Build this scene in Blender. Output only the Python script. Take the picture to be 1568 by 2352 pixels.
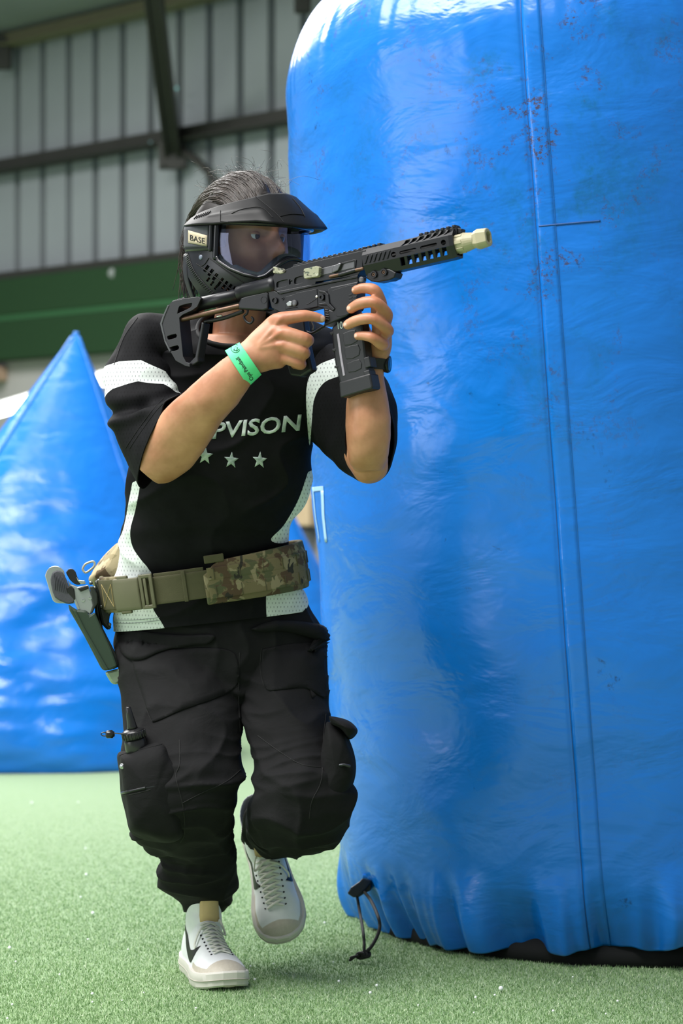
import bpy, bmesh, math, random
import numpy as np
from mathutils import Vector, Matrix
from mathutils.bvhtree import BVHTree
random.seed(7); np.random.seed(7)
for o in list(bpy.data.objects): bpy.data.objects.remove(o)
SC = bpy.context.scene; COL = SC.collection
# ---------------------------------------------------------------- camera
F, CX, CY, H = 5553.0, 784.0, 1176.0, 0.936
cd = bpy.data.cameras.new('camera'); cam = bpy.data.objects.new('camera', cd); COL.objects.link(cam)
cam.location = (0, 0, H); cam.rotation_euler = (math.pi/2, 0, 0)
cd.sensor_fit = 'VERTICAL'; cd.sensor_height = 36.0; cd.lens = 36.0*F/2352.0
cd.clip_start = 0.1; cd.clip_end = 200
cd.dof.use_dof = True; cd.dof.focus_distance = 4.60; cd.dof.aperture_fstop = 4.2
SC.camera = cam
# ---------------------------------------------------------------- world and hall lights
W = bpy.data.worlds.new('hall_daylight'); SC.world = W; W.use_nodes = True
wb = W.node_tree.nodes['Background']; wb.inputs[0].default_value = (0.86, 0.95, 1.0, 1); wb.inputs[1].default_value = 0.37
# The hall's daylight, all outside the frame: translucent skylight sheets lying in the roof plane (they give the glare on top of the can
# bunker and the glints on its front) and the barred window on the left that the mask lens mirrors.
WALLX = Vector((.6931, -.7208, 0)); WALLN = Vector((-.7208, -.6931, 0)); WALLP = Vector((-.1967, 13.0, 3.87))     # eave line of the back wall
ROOFY = (WALLN+Vector((0, 0, .16))).normalized()
def area_light(name, M, sx, sy, power, col=(1, 1, 1)):
    l = bpy.data.lights.new(name, 'AREA'); l.shape = 'RECTANGLE'; l.size = sx; l.size_y = sy; l.energy = power; l.color = col
    o = bpy.data.objects.new(name, l); COL.objects.link(o); o.matrix_world = M; o['kind'] = 'helper'
    return o
def roof_light(name, along, out, sx, sy, power):          # metres along the wall and out from it, flat in the roof
    up = WALLX.cross(ROOFY); up = up if up.z > 0 else -up; y = up.cross(WALLX)
    M = Matrix((WALLX, y, up)).transposed().to_4x4(); M.translation = WALLP+WALLX*along+ROOFY*out
    return area_light(name, M, sx, sy, power, (1, .985, .96))
roof_light('roof_skylight_back_offscreen', .6, 4.1, 6.0, 3.0, 640)
roof_light('roof_skylight_front_offscreen', 5.4, 8.6, 5.0, 2.6, 800)
wl = Vector((-6.5, 2.2, 1.9)); wq = (Vector((-.3, 4.7, 1.4))-wl).to_track_quat('-Z', 'Y').to_matrix().to_4x4(); wq.translation = wl
area_light('window_left_offscreen', wq, 3.6, 2.6, 110, (.97, .99, 1))
SC.view_settings.view_transform = 'Standard'; SC.view_settings.look = 'None'
SC.view_settings.exposure = 0.0; SC.view_settings.gamma = 1.0; SC.view_settings.use_curve_mapping = False
# ---------------------------------------------------------------- helpers
def P(px, py, D): return Vector(((px-CX)/F*D, D, H-(py-CY)/F*D))
def lin(c):
    return tuple(((v/255.0)/12.92 if v/255.0 <= .04045 else ((v/255.0+.055)/1.055)**2.4) for v in c)
def tag(o, label=None, cat=None, group=None, kind=None):
    if label: o['label'] = label
    if cat: o['category'] = cat
    if group: o['group'] = group
    if kind: o['kind'] = kind
    return o
def empty(name, loc, label=None, cat=None, group=None, kind=None):
    o = bpy.data.objects.new(name, None); COL.objects.link(o); o.location = loc
    o.empty_display_size = .05
    return tag(o, label, cat, group, kind)
def wm(o):
    m = Matrix.LocRotScale(o.location, o.rotation_euler, o.scale)
    return (wm(o.parent) @ o.matrix_parent_inverse @ m) if o.parent else m
def link(o, parent=None):
    COL.objects.link(o)
    if parent is not None:
        o.parent = parent; o.matrix_parent_inverse = wm(parent).inverted()
    return o
def mesh_obj(name, V, Fc, mat, parent=None, smooth=False, bevel=0, seg=2, autos=None, solid=0, label=None):
    me = bpy.data.meshes.new(name); me.from_pydata([tuple(v) for v in V], [], [tuple(f) for f in Fc]); me.update()
    o = bpy.data.objects.new(name, me)
    if mat is not None: me.materials.append(mat)
    if smooth: me.polygons.foreach_set('use_smooth', [True]*len(me.polygons))
    link(o, parent)
    if solid:
        m = o.modifiers.new('s', 'SOLIDIFY'); m.thickness = solid; m.offset = 1
    if bevel:
        m = o.modifiers.new('b', 'BEVEL'); m.width = bevel; m.segments = seg; m.limit_method = 'ANGLE'; m.angle_limit = .6
        m.harden_normals = False
    if label: o['label'] = label
    return o
def recalc(V, Fc):
    bm = bmesh.new(); vs = [bm.verts.new(v) for v in V]
    for f in Fc:
        try: bm.faces.new([vs[i] for i in f])
        except ValueError: pass
    bmesh.ops.recalc_face_normals(bm, faces=bm.faces)
    bm.verts.index_update()
    R = ([v.co.copy() for v in bm.verts], [[v.index for v in f.verts] for f in bm.faces]); bm.free()
    return R
def join(*parts):
    V, Fc = [], []
    for v, f in parts:
        b = len(V); V += list(v); Fc += [[i+b for i in q] for q in f]
    return V, Fc
def box(c, s, M=None):
    c = Vector(c); V = []
    for k in range(8):
        v = Vector(((1 if k & 1 else -1)*s[0]/2, (1 if k & 2 else -1)*s[1]/2, (1 if k & 4 else -1)*s[2]/2))
        V.append((M @ v if M else v)+c)
    return V, [[0, 2, 3, 1], [4, 5, 7, 6], [0, 1, 5, 4], [2, 6, 7, 3], [0, 4, 6, 2], [1, 3, 7, 5]]
def beam(a, b, w, h, up=(0, 0, 1)):
    a, b = Vector(a), Vector(b); x = (b-a).normalized(); y = Vector(up).cross(x).normalized(); z = x.cross(y)
    V = [p + y*(w/2*i) + z*(h/2*j) for p in (a, b) for i, j in ((-1, -1), (1, -1), (1, 1), (-1, 1))]
    return V, [[0, 1, 2, 3], [7, 6, 5, 4], [0, 4, 5, 1], [1, 5, 6, 2], [2, 6, 7, 3], [3, 7, 4, 0]]
def rings_mesh(R, cap0=True, cap1=True, closed=True):
    n = len(R[0]); V = [v for r in R for v in r]; Fc = []
    for i in range(len(R)-1):
        for j in range(n if closed else n-1):
            k = (j+1) % n
            Fc.append([i*n+j, i*n+k, (i+1)*n+k, (i+1)*n+j])
    if cap0: Fc.append(list(range(n))[::-1])
    if cap1: Fc.append([(len(R)-1)*n+j for j in range(n)])
    return V, Fc
def cr(pts, n):
    """Catmull-Rom resample of tuples, n samples per span"""
    A = np.array([list(p) for p in pts], float); out = []
    for i in range(len(A)-1):
        p0 = A[max(i-1, 0)]; p1 = A[i]; p2 = A[i+1]; p3 = A[min(i+2, len(A)-1)]
        for k in range(n):
            t = k/n
            out.append(.5*((2*p1)+(-p0+p2)*t+(2*p0-5*p1+4*p2-p3)*t*t+(-p0+3*p1-3*p2+p3)*t**3))
    out.append(A[-1]); return np.array(out)
def tube(pts, rad, n=10, ends=True, flat=1.0, up=None):
    """tube along 3-D points with radius (scalar or list), parallel transport frames, rounded ends"""
    pts = [Vector(p) for p in pts]; rad = [rad]*len(pts) if not hasattr(rad, '__len__') else list(rad)
    if ends:
        d0 = (pts[0]-pts[1]).normalized(); d1 = (pts[-1]-pts[-2]).normalized(); r0, r1 = rad[0], rad[-1]
        pre = [(pts[0]+d0*r0*math.sin(a), r0*math.cos(a)) for a in (1.45, 1.1, .75, .4)]
        post = [(pts[-1]+d1*r1*math.sin(a), r1*math.cos(a)) for a in (.4, .75, 1.1, 1.45)]
        pts = [p for p, _ in pre]+pts+[p for p, _ in post]; rad = [r for _, r in pre]+rad+[r for _, r in post]
    T = [(pts[min(i+1, len(pts)-1)]-pts[max(i-1, 0)]).normalized() for i in range(len(pts))]
    u = Vector(up) if up else (Vector((0, 0, 1)) if abs(T[0].z) < .9 else Vector((1, 0, 0)))
    s = T[0].cross(u).normalized(); R = []
    for i, p in enumerate(pts):
        s = (s-T[i]*s.dot(T[i])).normalized(); b = s.cross(T[i])
        R.append([p+(s*math.cos(a)+b*(math.sin(a)*flat))*rad[i] for a in [2*math.pi*k/n for k in range(n)]])
    return rings_mesh(R)
def lathe(p0, ax, prof, n=24, cap0=True, cap1=True, xref=None):
    """prof: (distance along axis, radius)"""
    ax = Vector(ax).normalized(); p0 = Vector(p0)
    u = Vector(xref) if xref else (Vector((0, 0, 1)) if abs(ax.z) < .9 else Vector((1, 0, 0)))
    s = ax.cross(u).normalized(); b = s.cross(ax)
    R = [[p0+ax*d+(s*math.cos(2*math.pi*k/n)+b*math.sin(2*math.pi*k/n))*r for k in range(n)] for d, r in prof]
    return rings_mesh(R, cap0, cap1)
def arrs(me):
    n = len(me.vertices); c = np.empty(n*3); me.vertices.foreach_get('co', c)
    m = np.empty(n*3); me.vertices.foreach_get('normal', m)
    return c.reshape(-1, 3), m.reshape(-1, 3)
def setco(me, c): me.vertices.foreach_set('co', np.ascontiguousarray(c).ravel()); me.update()
def attr(me, name, vals):
    a = me.attributes.new(name, 'FLOAT', 'POINT'); a.data.foreach_set('value', np.ascontiguousarray(vals, dtype=np.float32))
def bvh_of(o):
    me = o.data; c, _ = arrs(me); M = np.array(wm(o)); c = c @ M[:3, :3].T + M[:3, 3]
    return BVHTree.FromPolygons([tuple(v) for v in c], [tuple(p.vertices) for p in me.polygons])
def remesh(name, V, Fc, mat, voxel, smooth=4, parent=None, fac=.5):
    me = bpy.data.meshes.new(name); me.from_pydata([tuple(v) for v in V], [], [tuple(f) for f in Fc]); me.update()
    o = bpy.data.objects.new(name, me); COL.objects.link(o)
    m = o.modifiers.new('r', 'REMESH'); m.mode = 'VOXEL'; m.voxel_size = voxel; m.use_smooth_shade = True
    if smooth:
        m = o.modifiers.new('s', 'SMOOTH'); m.iterations = smooth; m.factor = fac
    dg = bpy.context.evaluated_depsgraph_get(); dg.update()
    me2 = bpy.data.meshes.new_from_object(o.evaluated_get(dg)); o.modifiers.clear(); o.data = me2; bpy.data.meshes.remove(me)
    me2.name = name; me2.materials.clear(); me2.materials.append(mat)
    me2.polygons.foreach_set('use_smooth', [True]*len(me2.polygons))
    if parent is not None: o.parent = parent; o.matrix_parent_inverse = wm(parent).inverted()
    return o
def apply_mods(o):
    dg = bpy.context.evaluated_depsgraph_get(); dg.update()
    me = bpy.data.meshes.new_from_object(o.evaluated_get(dg)); o.modifiers.clear(); o.data = me; return o
# numpy gradient noise -------------------------------------------------
_perm = np.random.RandomState(3).permutation(256); _perm = np.concatenate([_perm]*4)
_grad = np.random.RandomState(5).normal(size=(256, 3)); _grad /= np.linalg.norm(_grad, axis=1)[:, None]
def noise(p):
    p = np.asarray(p, float); i = np.floor(p).astype(int); f = p-i; i &= 255; u = f*f*f*(f*(f*6-15)+10)
    r = 0
    for a in (0, 1):
        for b in (0, 1):
            for c in (0, 1):
                h = _perm[_perm[_perm[(i[:, 0]+a) & 255]+((i[:, 1]+b) & 255)]+((i[:, 2]+c) & 255)]
                g = (_grad[h]*(f-np.array([a, b, c]))).sum(1)
                w = (u[:, 0] if a else 1-u[:, 0])*(u[:, 1] if b else 1-u[:, 1])*(u[:, 2] if c else 1-u[:, 2])
                r = r+w*g
    return r*1.6
def fbm(p, o=3):
    r = 0; a = 1.0
    for k in range(o): r = r+a*noise(np.asarray(p)*2**k+k*17.3); a *= .5
    return r
def smoothstep(a, b, x):
    t = np.clip((x-a)/(b-a), 0, 1); return t*t*(3-2*t)
# materials -------------------------------------------------------------
class NT:
    def __init__(s, name):
        s.m = bpy.data.materials.new(name); s.m.use_nodes = True; s.t = s.m.node_tree; s.n = s.t.nodes; s.l = s.t.links
        s.b = s.n['Principled BSDF']
    def add(s, k, **kw):
        n = s.n.new(k)
        for a, v in kw.items(): setattr(n, a, v)
        return n
    def set(s, sock, v):
        if isinstance(v, (int, float)): sock.default_value = v
        elif isinstance(v, tuple): sock.default_value = v if len(v) == len(sock.default_value) else tuple(v)+(1,)
        else: s.l.new(v, sock)
    def P(s, **kw):
        for k, v in kw.items(): s.set(s.b.inputs[k.replace('_', ' ')], v)
    def coord(s, scale=(1, 1, 1), kind='Object', rot=(0, 0, 0)):
        tc = s.add('ShaderNodeTexCoord'); mp = s.add('ShaderNodeMapping')
        mp.inputs['Scale'].default_value = scale; mp.inputs['Rotation'].default_value = rot
        s.l.new(tc.outputs[kind], mp.inputs[0]); return mp.outputs[0]
    def noise(s, scale, detail=3, rough=.5, vec=None, dist=0):
        n = s.add('ShaderNodeTexNoise'); n.inputs['Scale'].default_value = scale; n.inputs['Detail'].default_value = detail
        n.inputs['Roughness'].default_value = rough; n.inputs['Distortion'].default_value = dist
        s.l.new(vec if vec is not None else s.coord(), n.inputs['Vector']); return n.outputs['Fac']
    def ramp(s, fac, stops, const=False):
        r = s.add('ShaderNodeValToRGB'); s.l.new(fac, r.inputs[0]); cr_ = r.color_ramp
        if const: cr_.interpolation = 'CONSTANT'
        while len(cr_.elements) < len(stops): cr_.elements.new(.5)
        for e, (p, c) in zip(cr_.elements, stops):
            e.position = p; e.color = (c, c, c, 1) if isinstance(c, (int, float)) else tuple(c)+(1,)
        return r.outputs[0]
    def mix(s, fac, a, b, mode='MIX'):
        n = s.add('ShaderNodeMix', data_type='RGBA', blend_type=mode)
        s.set(n.inputs[0], fac); s.set(n.inputs[6], a); s.set(n.inputs[7], b); return n.outputs[2]
    def math(s, op, a, b=0.0, c=0.0):
        n = s.add('ShaderNodeMath', operation=op); s.set(n.inputs[0], a); s.set(n.inputs[1], b); s.set(n.inputs[2], c); return n.outputs[0]
    def attr(s, name):
        n = s.add('ShaderNodeAttribute'); n.attribute_name = name; return n.outputs['Fac']
    def bump(s, h, strength=.3, dist=.002, prev=None):
        n = s.add('ShaderNodeBump'); n.inputs['Strength'].default_value = strength; n.inputs['Distance'].default_value = dist
        s.l.new(h, n.inputs['Height'])
        if prev is not None: s.l.new(prev, n.inputs['Normal'])
        s.l.new(n.outputs[0], s.b.inputs['Normal']); return n.outputs[0]
def simple(name, rgb, rough=.5, metal=0, var=.15, scale=40, bump=.1, bscale=200, bdist=.0006, spec=.5):
    s = NT(name); c = lin(rgb)
    n = s.noise(scale, 3)
    s.P(Base_Color=s.mix(n, tuple(max(0, x*(1-var)) for x in c), tuple(min(1, x*(1+var)) for x in c)), Roughness=rough, Metallic=metal)
    s.b.inputs['Specular IOR Level'].default_value = spec
    if bump: s.bump(s.noise(bscale, 2), bump, bdist)
    return s.m
# ================================================================ the hall
def m_turf():
    s = NT('turf_floor'); v = s.coord()
    n1 = s.noise(260, 3, .6, v); n2 = s.noise(3.5, 3, .5, v)
    c = s.ramp(n1, [(.3, lin((84, 124, 70))), (.5, lin((130, 164, 108))), (.72, lin((170, 196, 146)))])
    c = s.mix(s.math('MULTIPLY', n2, .35), c, lin((140, 170, 118)))
    s.P(Base_Color=c, Roughness=.75); s.b.inputs['Sheen Weight'].default_value = .5; s.b.inputs['Sheen Roughness'].default_value = .4
    s.bump(s.noise(420, 2, .5, v), .8, .004); return s.m
M_turf = m_turf()
V, Fc = box((0, 11, -.02), (24, 26, .04)); fl = mesh_obj('floor', V, Fc, M_turf); tag(fl, 'pale green artificial turf floor of the hall', None, None, 'structure')
# short turf pile, real blades near the camera
def turf():
    n = 480000; rs = np.random.RandomState(2)
    y = 4.25+(1-np.sqrt(1-rs.rand(n)))*4.2; u_ = np.where(rs.rand(n) < .72, (rs.rand(n)-.5)*2, np.sign(rs.rand(n)-.5)*(1+1.1*(1-np.sqrt(rs.rand(n))))); x = u_*(.160*y)
    nr = rs.rand(n) < .07; y = np.where(nr, 4.25-.8*(1-np.sqrt(rs.rand(n))), y)
    for cx_, cy_, r_ in ((.667, 5.56, .60),):
        k = (x-cx_)**2+(y-cy_)**2 > r_*r_; x, y = x[k], y[k]
    n = len(x)
    h = (.003+rs.rand(n)*.004)*np.clip((8.2-y)/2.5,.15,1); a = rs.rand(n)*6.283; l = rs.rand(n)*.005; a2 = rs.rand(n)*6.283; w = .0006+.0003*rs.rand(n)
    b0 = np.stack([x-np.cos(a)*w, y-np.sin(a)*w, np.zeros(n)], 1); b1 = np.stack([x+np.cos(a)*w, y+np.sin(a)*w, np.zeros(n)], 1)
    t = np.stack([x+np.cos(a2)*l, y+np.sin(a2)*l, h], 1)
    V = np.stack([b0, b1, t], 1).reshape(-1, 3)
    me = bpy.data.meshes.new('turf_pile'); me.vertices.add(n*3); me.vertices.foreach_set('co', V.ravel())
    me.loops.add(n*3); me.loops.foreach_set('vertex_index', np.arange(n*3)); me.polygons.add(n)
    me.polygons.foreach_set('loop_start', np.arange(n)*3); me.update(); me.validate()
    sh = np.repeat(rs.rand(n), 3); attr(me, 'shade', sh)
    s = NT('turf_blades'); f = s.attr('shade')
    s.P(Base_Color=s.ramp(f, [(0, lin((84, 124, 70))), (.5, lin((130, 164, 108))), (.86, lin((170, 196, 146))), (1, lin((222, 230, 204)))]), Roughness=.5)
    me.materials.append(s.m); o = bpy.data.objects.new('turf_pile', me); link(o)
    tag(o, 'short green plastic pile of the turf floor', 'turf', None, 'stuff')
turf()
# ---- back wall of ribbed sheet metal; D runs from 15.0 at px 0 to 13.0 at px 700
def WD(px):    # depth of the wall along the ray of picture column px
    A = P(0, 0, 15.0); B = P(700, 0, 13.0); d = Vector((px-CX, F, 0)); n = Vector((-(B-A).y, (B-A).x, 0))
    return (Vector((A.x, A.y, 0)).dot(n)/d.dot(n))*F
WA = P(-1300, 0, WD(-1300)); WB = P(1600, 0, WD(1600)); WA.z = WB.z = 0
wx = (WB-WA).normalized(); wn = Vector((wx.y, -wx.x, 0)); 
if wn.y > 0: wn = -wn
WL = (WB-WA).length
MW = Matrix((wx, -wn, Vector((0, 0, 1)))).transposed()   # local x along wall, y into wall, z up
def wall_box(x0, x1, z0, z1, y0, y1):
    return box(WA+wx*((x0+x1)/2)-wn*((y0+y1)/2)+Vector((0, 0, (z0+z1)/2)), (x1-x0, y1-y0, z1-z0), MW)
def wall_x(px): return (P(px, 0, WD(px))-Vector((WA.x, WA.y, 0))).xy.dot(wx.xy)
M_sheet = simple('sheet_metal', (146, 152, 156), .5, .25, .12, 3, .05, 60)
M_rib = M_sheet
M_steel = simple('dark_steel', (44, 44, 40), .6, .2, .25, 8)
wall = mesh_obj('wall_back', *wall_box(0, WL, 0, 3.9, .115, .16), M_sheet); tag(wall, 'back wall of grey ribbed sheet metal', None, None, 'structure')
PIT = .258; px_ = 0; i = 0
pan = rib = None
while px_ < WL:
    c = WA+wx*(px_+PIT/2)+Vector((0, 0, 2.85))
    if pan is None:
        V, Fc = box((0, 0, 0), (PIT-.062, .025, 2.0)); pan = mesh_obj('wall_panel', V, Fc, M_sheet, wall, bevel=.004)
        prof = [(-.032, -.012), (-.020, .10), (.020, .10), (.032, -.012), (.032, .12), (-.032, .12)]
        rib = mesh_obj('rib', *rings_mesh([[Vector((x, y, z)) for x, y in prof] for z in (-1.0, 1.0)]), M_rib, wall)
        a, b = pan, rib
    else:
        a = pan.copy(); b = rib.copy(); COL.objects.link(a); COL.objects.link(b)
    for q, dx in ((a, 0), (b, PIT/2)):
        q.parent = wall; q.matrix_parent_inverse = Matrix(); q.matrix_local = Matrix.Translation(c+wx*dx) @ MW.to_4x4()
    px_ += PIT; i += 1
# girt, eave beam, rafter and brace
g = mesh_obj('wall_girt', *join(wall_box(0, WL, 3.02, 3.10, -.11, -.03), wall_box(0, WL, 3.02, 3.03, -.16, -.11)), M_steel, None, bevel=.004)
tag(g, 'dark steel girt running level across the ribbed wall', 'beam')
g = mesh_obj('eave_beam', *join(wall_box(0, WL, 3.78, 3.86, -.12, -.03), wall_box(0, WL, 3.78, 3.79, -.17, -.12)), simple('eave_paint', (104, 100, 76), .6), None, bevel=.004)
tag(g, 'khaki eave beam along the top of the ribbed wall', 'beam')
a, b = P(338, -120, 12.2), P(398, 352, WD(398)-.12)
g = empty('roof_rafter', b, 'dark steel rafter leaning down onto the wall girt', 'beam')
V, Fc = beam(a, b, .045, .10, (0, 1, .3)); mesh_obj('web', V, Fc, M_steel, g, bevel=.004)
for s in (-1, 1):
    off = Vector((.035*s, 0, 0)); V, Fc = beam(a+off, b+off, .022, .14, (0, 1, .3)); mesh_obj('flange', V, Fc, M_steel, g, bevel=.003)
V, Fc = box(b+Vector((.0, -.05, -.02)), (.16, .05, .16)); mesh_obj('gusset_plate', V, Fc, M_steel, g, bevel=.006)
for dx, dz in ((-.05, .04), (.05, .04), (-.05, -.06), (.05, -.06)):
    mesh_obj('bolt', *lathe(b+Vector((dx, -.075, dz-.02)), (0, -1, 0), [(0, .012), (.01, .012), (.012, .006)], 6), M_steel, g)
V, Fc = tube([P(x, y, WD(x)-.15) for x, y in ((388, 338), (420, 348), (452, 368), (478, 395), (500, 430), (510, 470))], .022, 10)
tag(mesh_obj('bent_brace_pipe', V, Fc, M_steel, None, True), 'bent dark pipe curving down below the wall girt', 'pipe')
for x, y, w, lb_ in ((8, 128, .10, 'short dark steel bracket below the khaki eave beam, above the blue pyramid'), (695, -2, .09, 'short dark steel bracket below the khaki eave beam, beside the can bunker')):
    V, Fc = beam(P(x, y-45, WD(x)-.2), P(x, y+32, WD(x)-.2), w, .06, (0, 1, 0))
    tag(mesh_obj('beam_bracket', V, Fc, M_steel, None, bevel=.01), lb_, 'bracket', 'eave beam brackets')
# roof sheet, rising from the eave towards the viewer
M_roof = M_sheet
er = WA+Vector((0, 0, 3.87))-wn*.05; sl = (wn*1.0+Vector((0, 0, .16))).normalized(); rn = wx.cross(sl)
Mr = Matrix((wx, sl, wx.cross(sl))).transposed().to_4x4()
ceil_ = mesh_obj('ceiling', *box((0, 0, 0), (WL, 2.4, .03)), M_roof); ceil_.matrix_world = Matrix.Translation(er+wx*(WL/2)+sl*1.2) @ Mr
tag(ceil_, 'dark grey ribbed roof sheet above the wall', None, None, 'structure')
first = None; k = 0
while k*.29 < WL:
    if first is None:
        first = q = mesh_obj('roof_rib', *rings_mesh([[Vector((x, y, z)) for x, z in ((-.03, 0), (-.016, -.03), (.016, -.03), (.03, 0))] for y in (-1.2, 1.2)]), M_roof)
    else: q = first.copy(); COL.objects.link(q)
    q.parent = ceil_; q.matrix_parent_inverse = Matrix(); q.matrix_local = Matrix.Translation((-WL/2+k*.29, 0, -.015)); k += 1
# dark green turf board band on the wall, with the pale seam
def m_band():
    s = NT('turf_band'); v = s.coord(); n = s.noise(160, 3, .6, v)
    s.P(Base_Color=s.mix(n, lin((6, 34, 12)), lin((22, 66, 26))), Roughness=.9); s.bump(n, .6, .004); return s.m
M_band = m_band()
bd = empty('turf_wall_board', WA+wx*3+Vector((0, 0, 1.86)), 'dark green turf board band fixed along the ribbed wall', 'wall board')
mesh_obj('upper_strip', *wall_box(0, WL, 2.13, 2.355, -.16, -.06), M_band, bd, bevel=.01)
mesh_obj('lower_strip', *wall_box(0, WL, 1.86, 2.10, -.16, -.06), M_band, bd, bevel=.01)
mesh_obj('seam_strip', *wall_box(0, WL, 2.10, 2.13, -.158, -.06), simple('seam_green', (36, 84, 48), .8), bd)
mesh_obj('cap_rail', *wall_box(0, WL, 2.355, 2.40, -.14, -.05), M_steel, bd, bevel=.005)
V, Fc = lathe(P(262, 628, WD(262)-.2), (0, -1, -.1), [(0, .012), (.02, .028), (.045, .032), (.055, .02)], 14)
tag(mesh_obj('wall_spotlight', V, Fc, simple('lamp_grey', (128, 134, 132), .5), None, True), 'small grey lamp fitting on top of the green turf band', 'lamp')
# lower wall behind the players
lw = mesh_obj('wall_lower', *wall_box(0, WL, 0, 1.86, -.05, .02), simple('grey_plaster', (158, 156, 154), .8, 0, .2, 2)); tag(lw, 'grey plastered lower wall under the turf band', None, None, 'structure')
M_tan = simple('tan_board', (196, 172, 138), .7, 0, .2, 6)
for x0, x1, z0, z1, m, lb in ((640, 760, .86, 1.02, M_tan, 'tan plywood board leaning low on the grey wall'), (-12, 34, 1.74, 1.83, simple('orange_board', (176, 148, 126), .7), 'pale orange board under the green turf band'),
                              (690, 740, .18, .84, simple('grey_crate', (120, 124, 122), .7), 'tall grey cabinet standing against the grey wall')):
    X0, X1 = wall_x(x0), wall_x(x1); V, Fc = wall_box(X0, X1, z0, z1, -.16, -.05)
    tag(mesh_obj('wall_board' if z0 > .5 else 'wall_cabinet', V, Fc, m, None, bevel=.012), lb, 'board' if z0 > .5 else 'cabinet')
# fluorescent tube lamp behind the pyramid
em = NT('lamp_tube'); em.P(Base_Color=(1, 1, 1), Emission_Color=(1, .98, .95), Emission_Strength=7.0)
a, b = P(-110, 975, 12.4), P(246, 868, 12.0); d = (b-a).normalized()
ft = empty('tube_lamp', a, 'glowing white fluorescent tube lamp behind the blue pyramid', 'lamp')
mesh_obj('tube', *tube([a, b], .034, 14), em.m, ft, True)
mesh_obj('housing', *beam(a+Vector((0, .06, .02)), b+Vector((0, .06, .02)), .05, .05), simple('lamp_white', (220, 222, 220), .5), ft, bevel=.006)
for p, s in ((a, 1), (b, -1)): mesh_obj('end_cap', *lathe(p-d*s*.03, d*s, [(0, .036), (.03, .036)], 14), simple('lamp_cap', (200, 200, 196), .5), ft)
# small pale teal discs just in front of the wall
M_spot = simple('pale_teal', (150, 206, 212), .5, bump=0)
for x, y in ((406, 203), (402, 226), (346, 329)):
    c = P(x, y, WD(x)-.17); mesh_obj('teal_spot', *lathe(c, wn, [(0, .012), (.004, .010), (.005, .004)], 12), M_spot, wall)
# ================================================================ inflatable bunkers
def m_vinyl(name, stains, lo=(8, 104, 202), hi_=(22, 122, 216)):
    s = NT(name); v = s.coord()
    n = s.noise(1.6, 4, .6, v); n2 = s.noise(7, 4, .6, v)
    c = s.mix(n, lin(lo), lin(hi_))
    if stains:
        sep = s.add('ShaderNodeSeparateXYZ'); s.l.new(v, sep.inputs[0])
        hi = s.ramp(s.math('MULTIPLY', sep.outputs['Z'], .5), [(.45, .12), (.78, 1.0)])
        se = s.math('POWER', 2.718, s.math('MULTIPLY', -70.0, s.math('POWER', s.math('ADD', sep.outputs['X'], .13), 2.0)))
        hi = s.math('MULTIPLY', hi, s.math('ADD', .62, s.math('MULTIPLY', se, .9)))
        d1 = s.ramp(s.noise(5.5, 6, .68, v, .4), [(.50, 0.0), (.62, 1.0)])
        d1 = s.math('MULTIPLY', s.math('MULTIPLY', d1, s.ramp(s.noise(60, 4, .7, v), [(.36, .25), (.6, 1.0)])), .62)
        c = s.mix(s.math('MULTIPLY', d1, hi), c, lin((8, 98, 148)))
        d2 = s.math('MULTIPLY', s.ramp(s.noise(9, 5, .7, v, .3), [(.54, 0.0), (.62, 1.0)]), s.ramp(s.noise(95, 5, .75, v), [(.5, 0.0), (.58, 1.0)]))
        c = s.mix(s.math('MULTIPLY', s.math('MULTIPLY', d2, hi), .75), c, lin((66, 66, 92)))
        d3 = s.math('MULTIPLY', s.ramp(s.noise(6.3, 5, .7, v, .6), [(.66, 0.0), (.72, 1.0)]), s.ramp(s.noise(70, 4, .7, v), [(.48, 0.0), (.58, 1.0)]))
        c = s.mix(s.math('MULTIPLY', d3, .8), c, lin((14, 34, 66)))
    s.P(Base_Color=c, Roughness=s.ramp(s.noise(4, 4, .6, v), [(.3, .15), (.7, .34)]))
    s.b.inputs['Specular IOR Level'].default_value = .55
    cv = s.coord((1, 1, 2.0))
    b1 = s.bump(s.noise(4.5, 4, .55, cv, .5), .42, .018)
    s.bump(s.noise(24, 3, .5, cv, .4), .10, .005, b1); return s.m
M_vinyl = m_vinyl('blue_vinyl', True); M_vinyl2 = m_vinyl('blue_vinyl_clean', False)
BR, BH, TILT = .665, 2.18, math.radians(4.1)
BC = Vector((.667, 5.56, 0.047))
BM = Matrix.Translation(BC) @ Matrix.Rotation(-TILT, 4, 'Y')
def can_r(z):   # smooth profile of the can
    r = BR*(1-.012*(z-1)**2)
    e = .30
    if z > BH-e: r -= e*(1-math.sqrt(max(0, 1-((z-BH+e)/e)**2)))*.95
    if z < .16: r -= .045*((.16-z)/.16)**2
    return r
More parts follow.
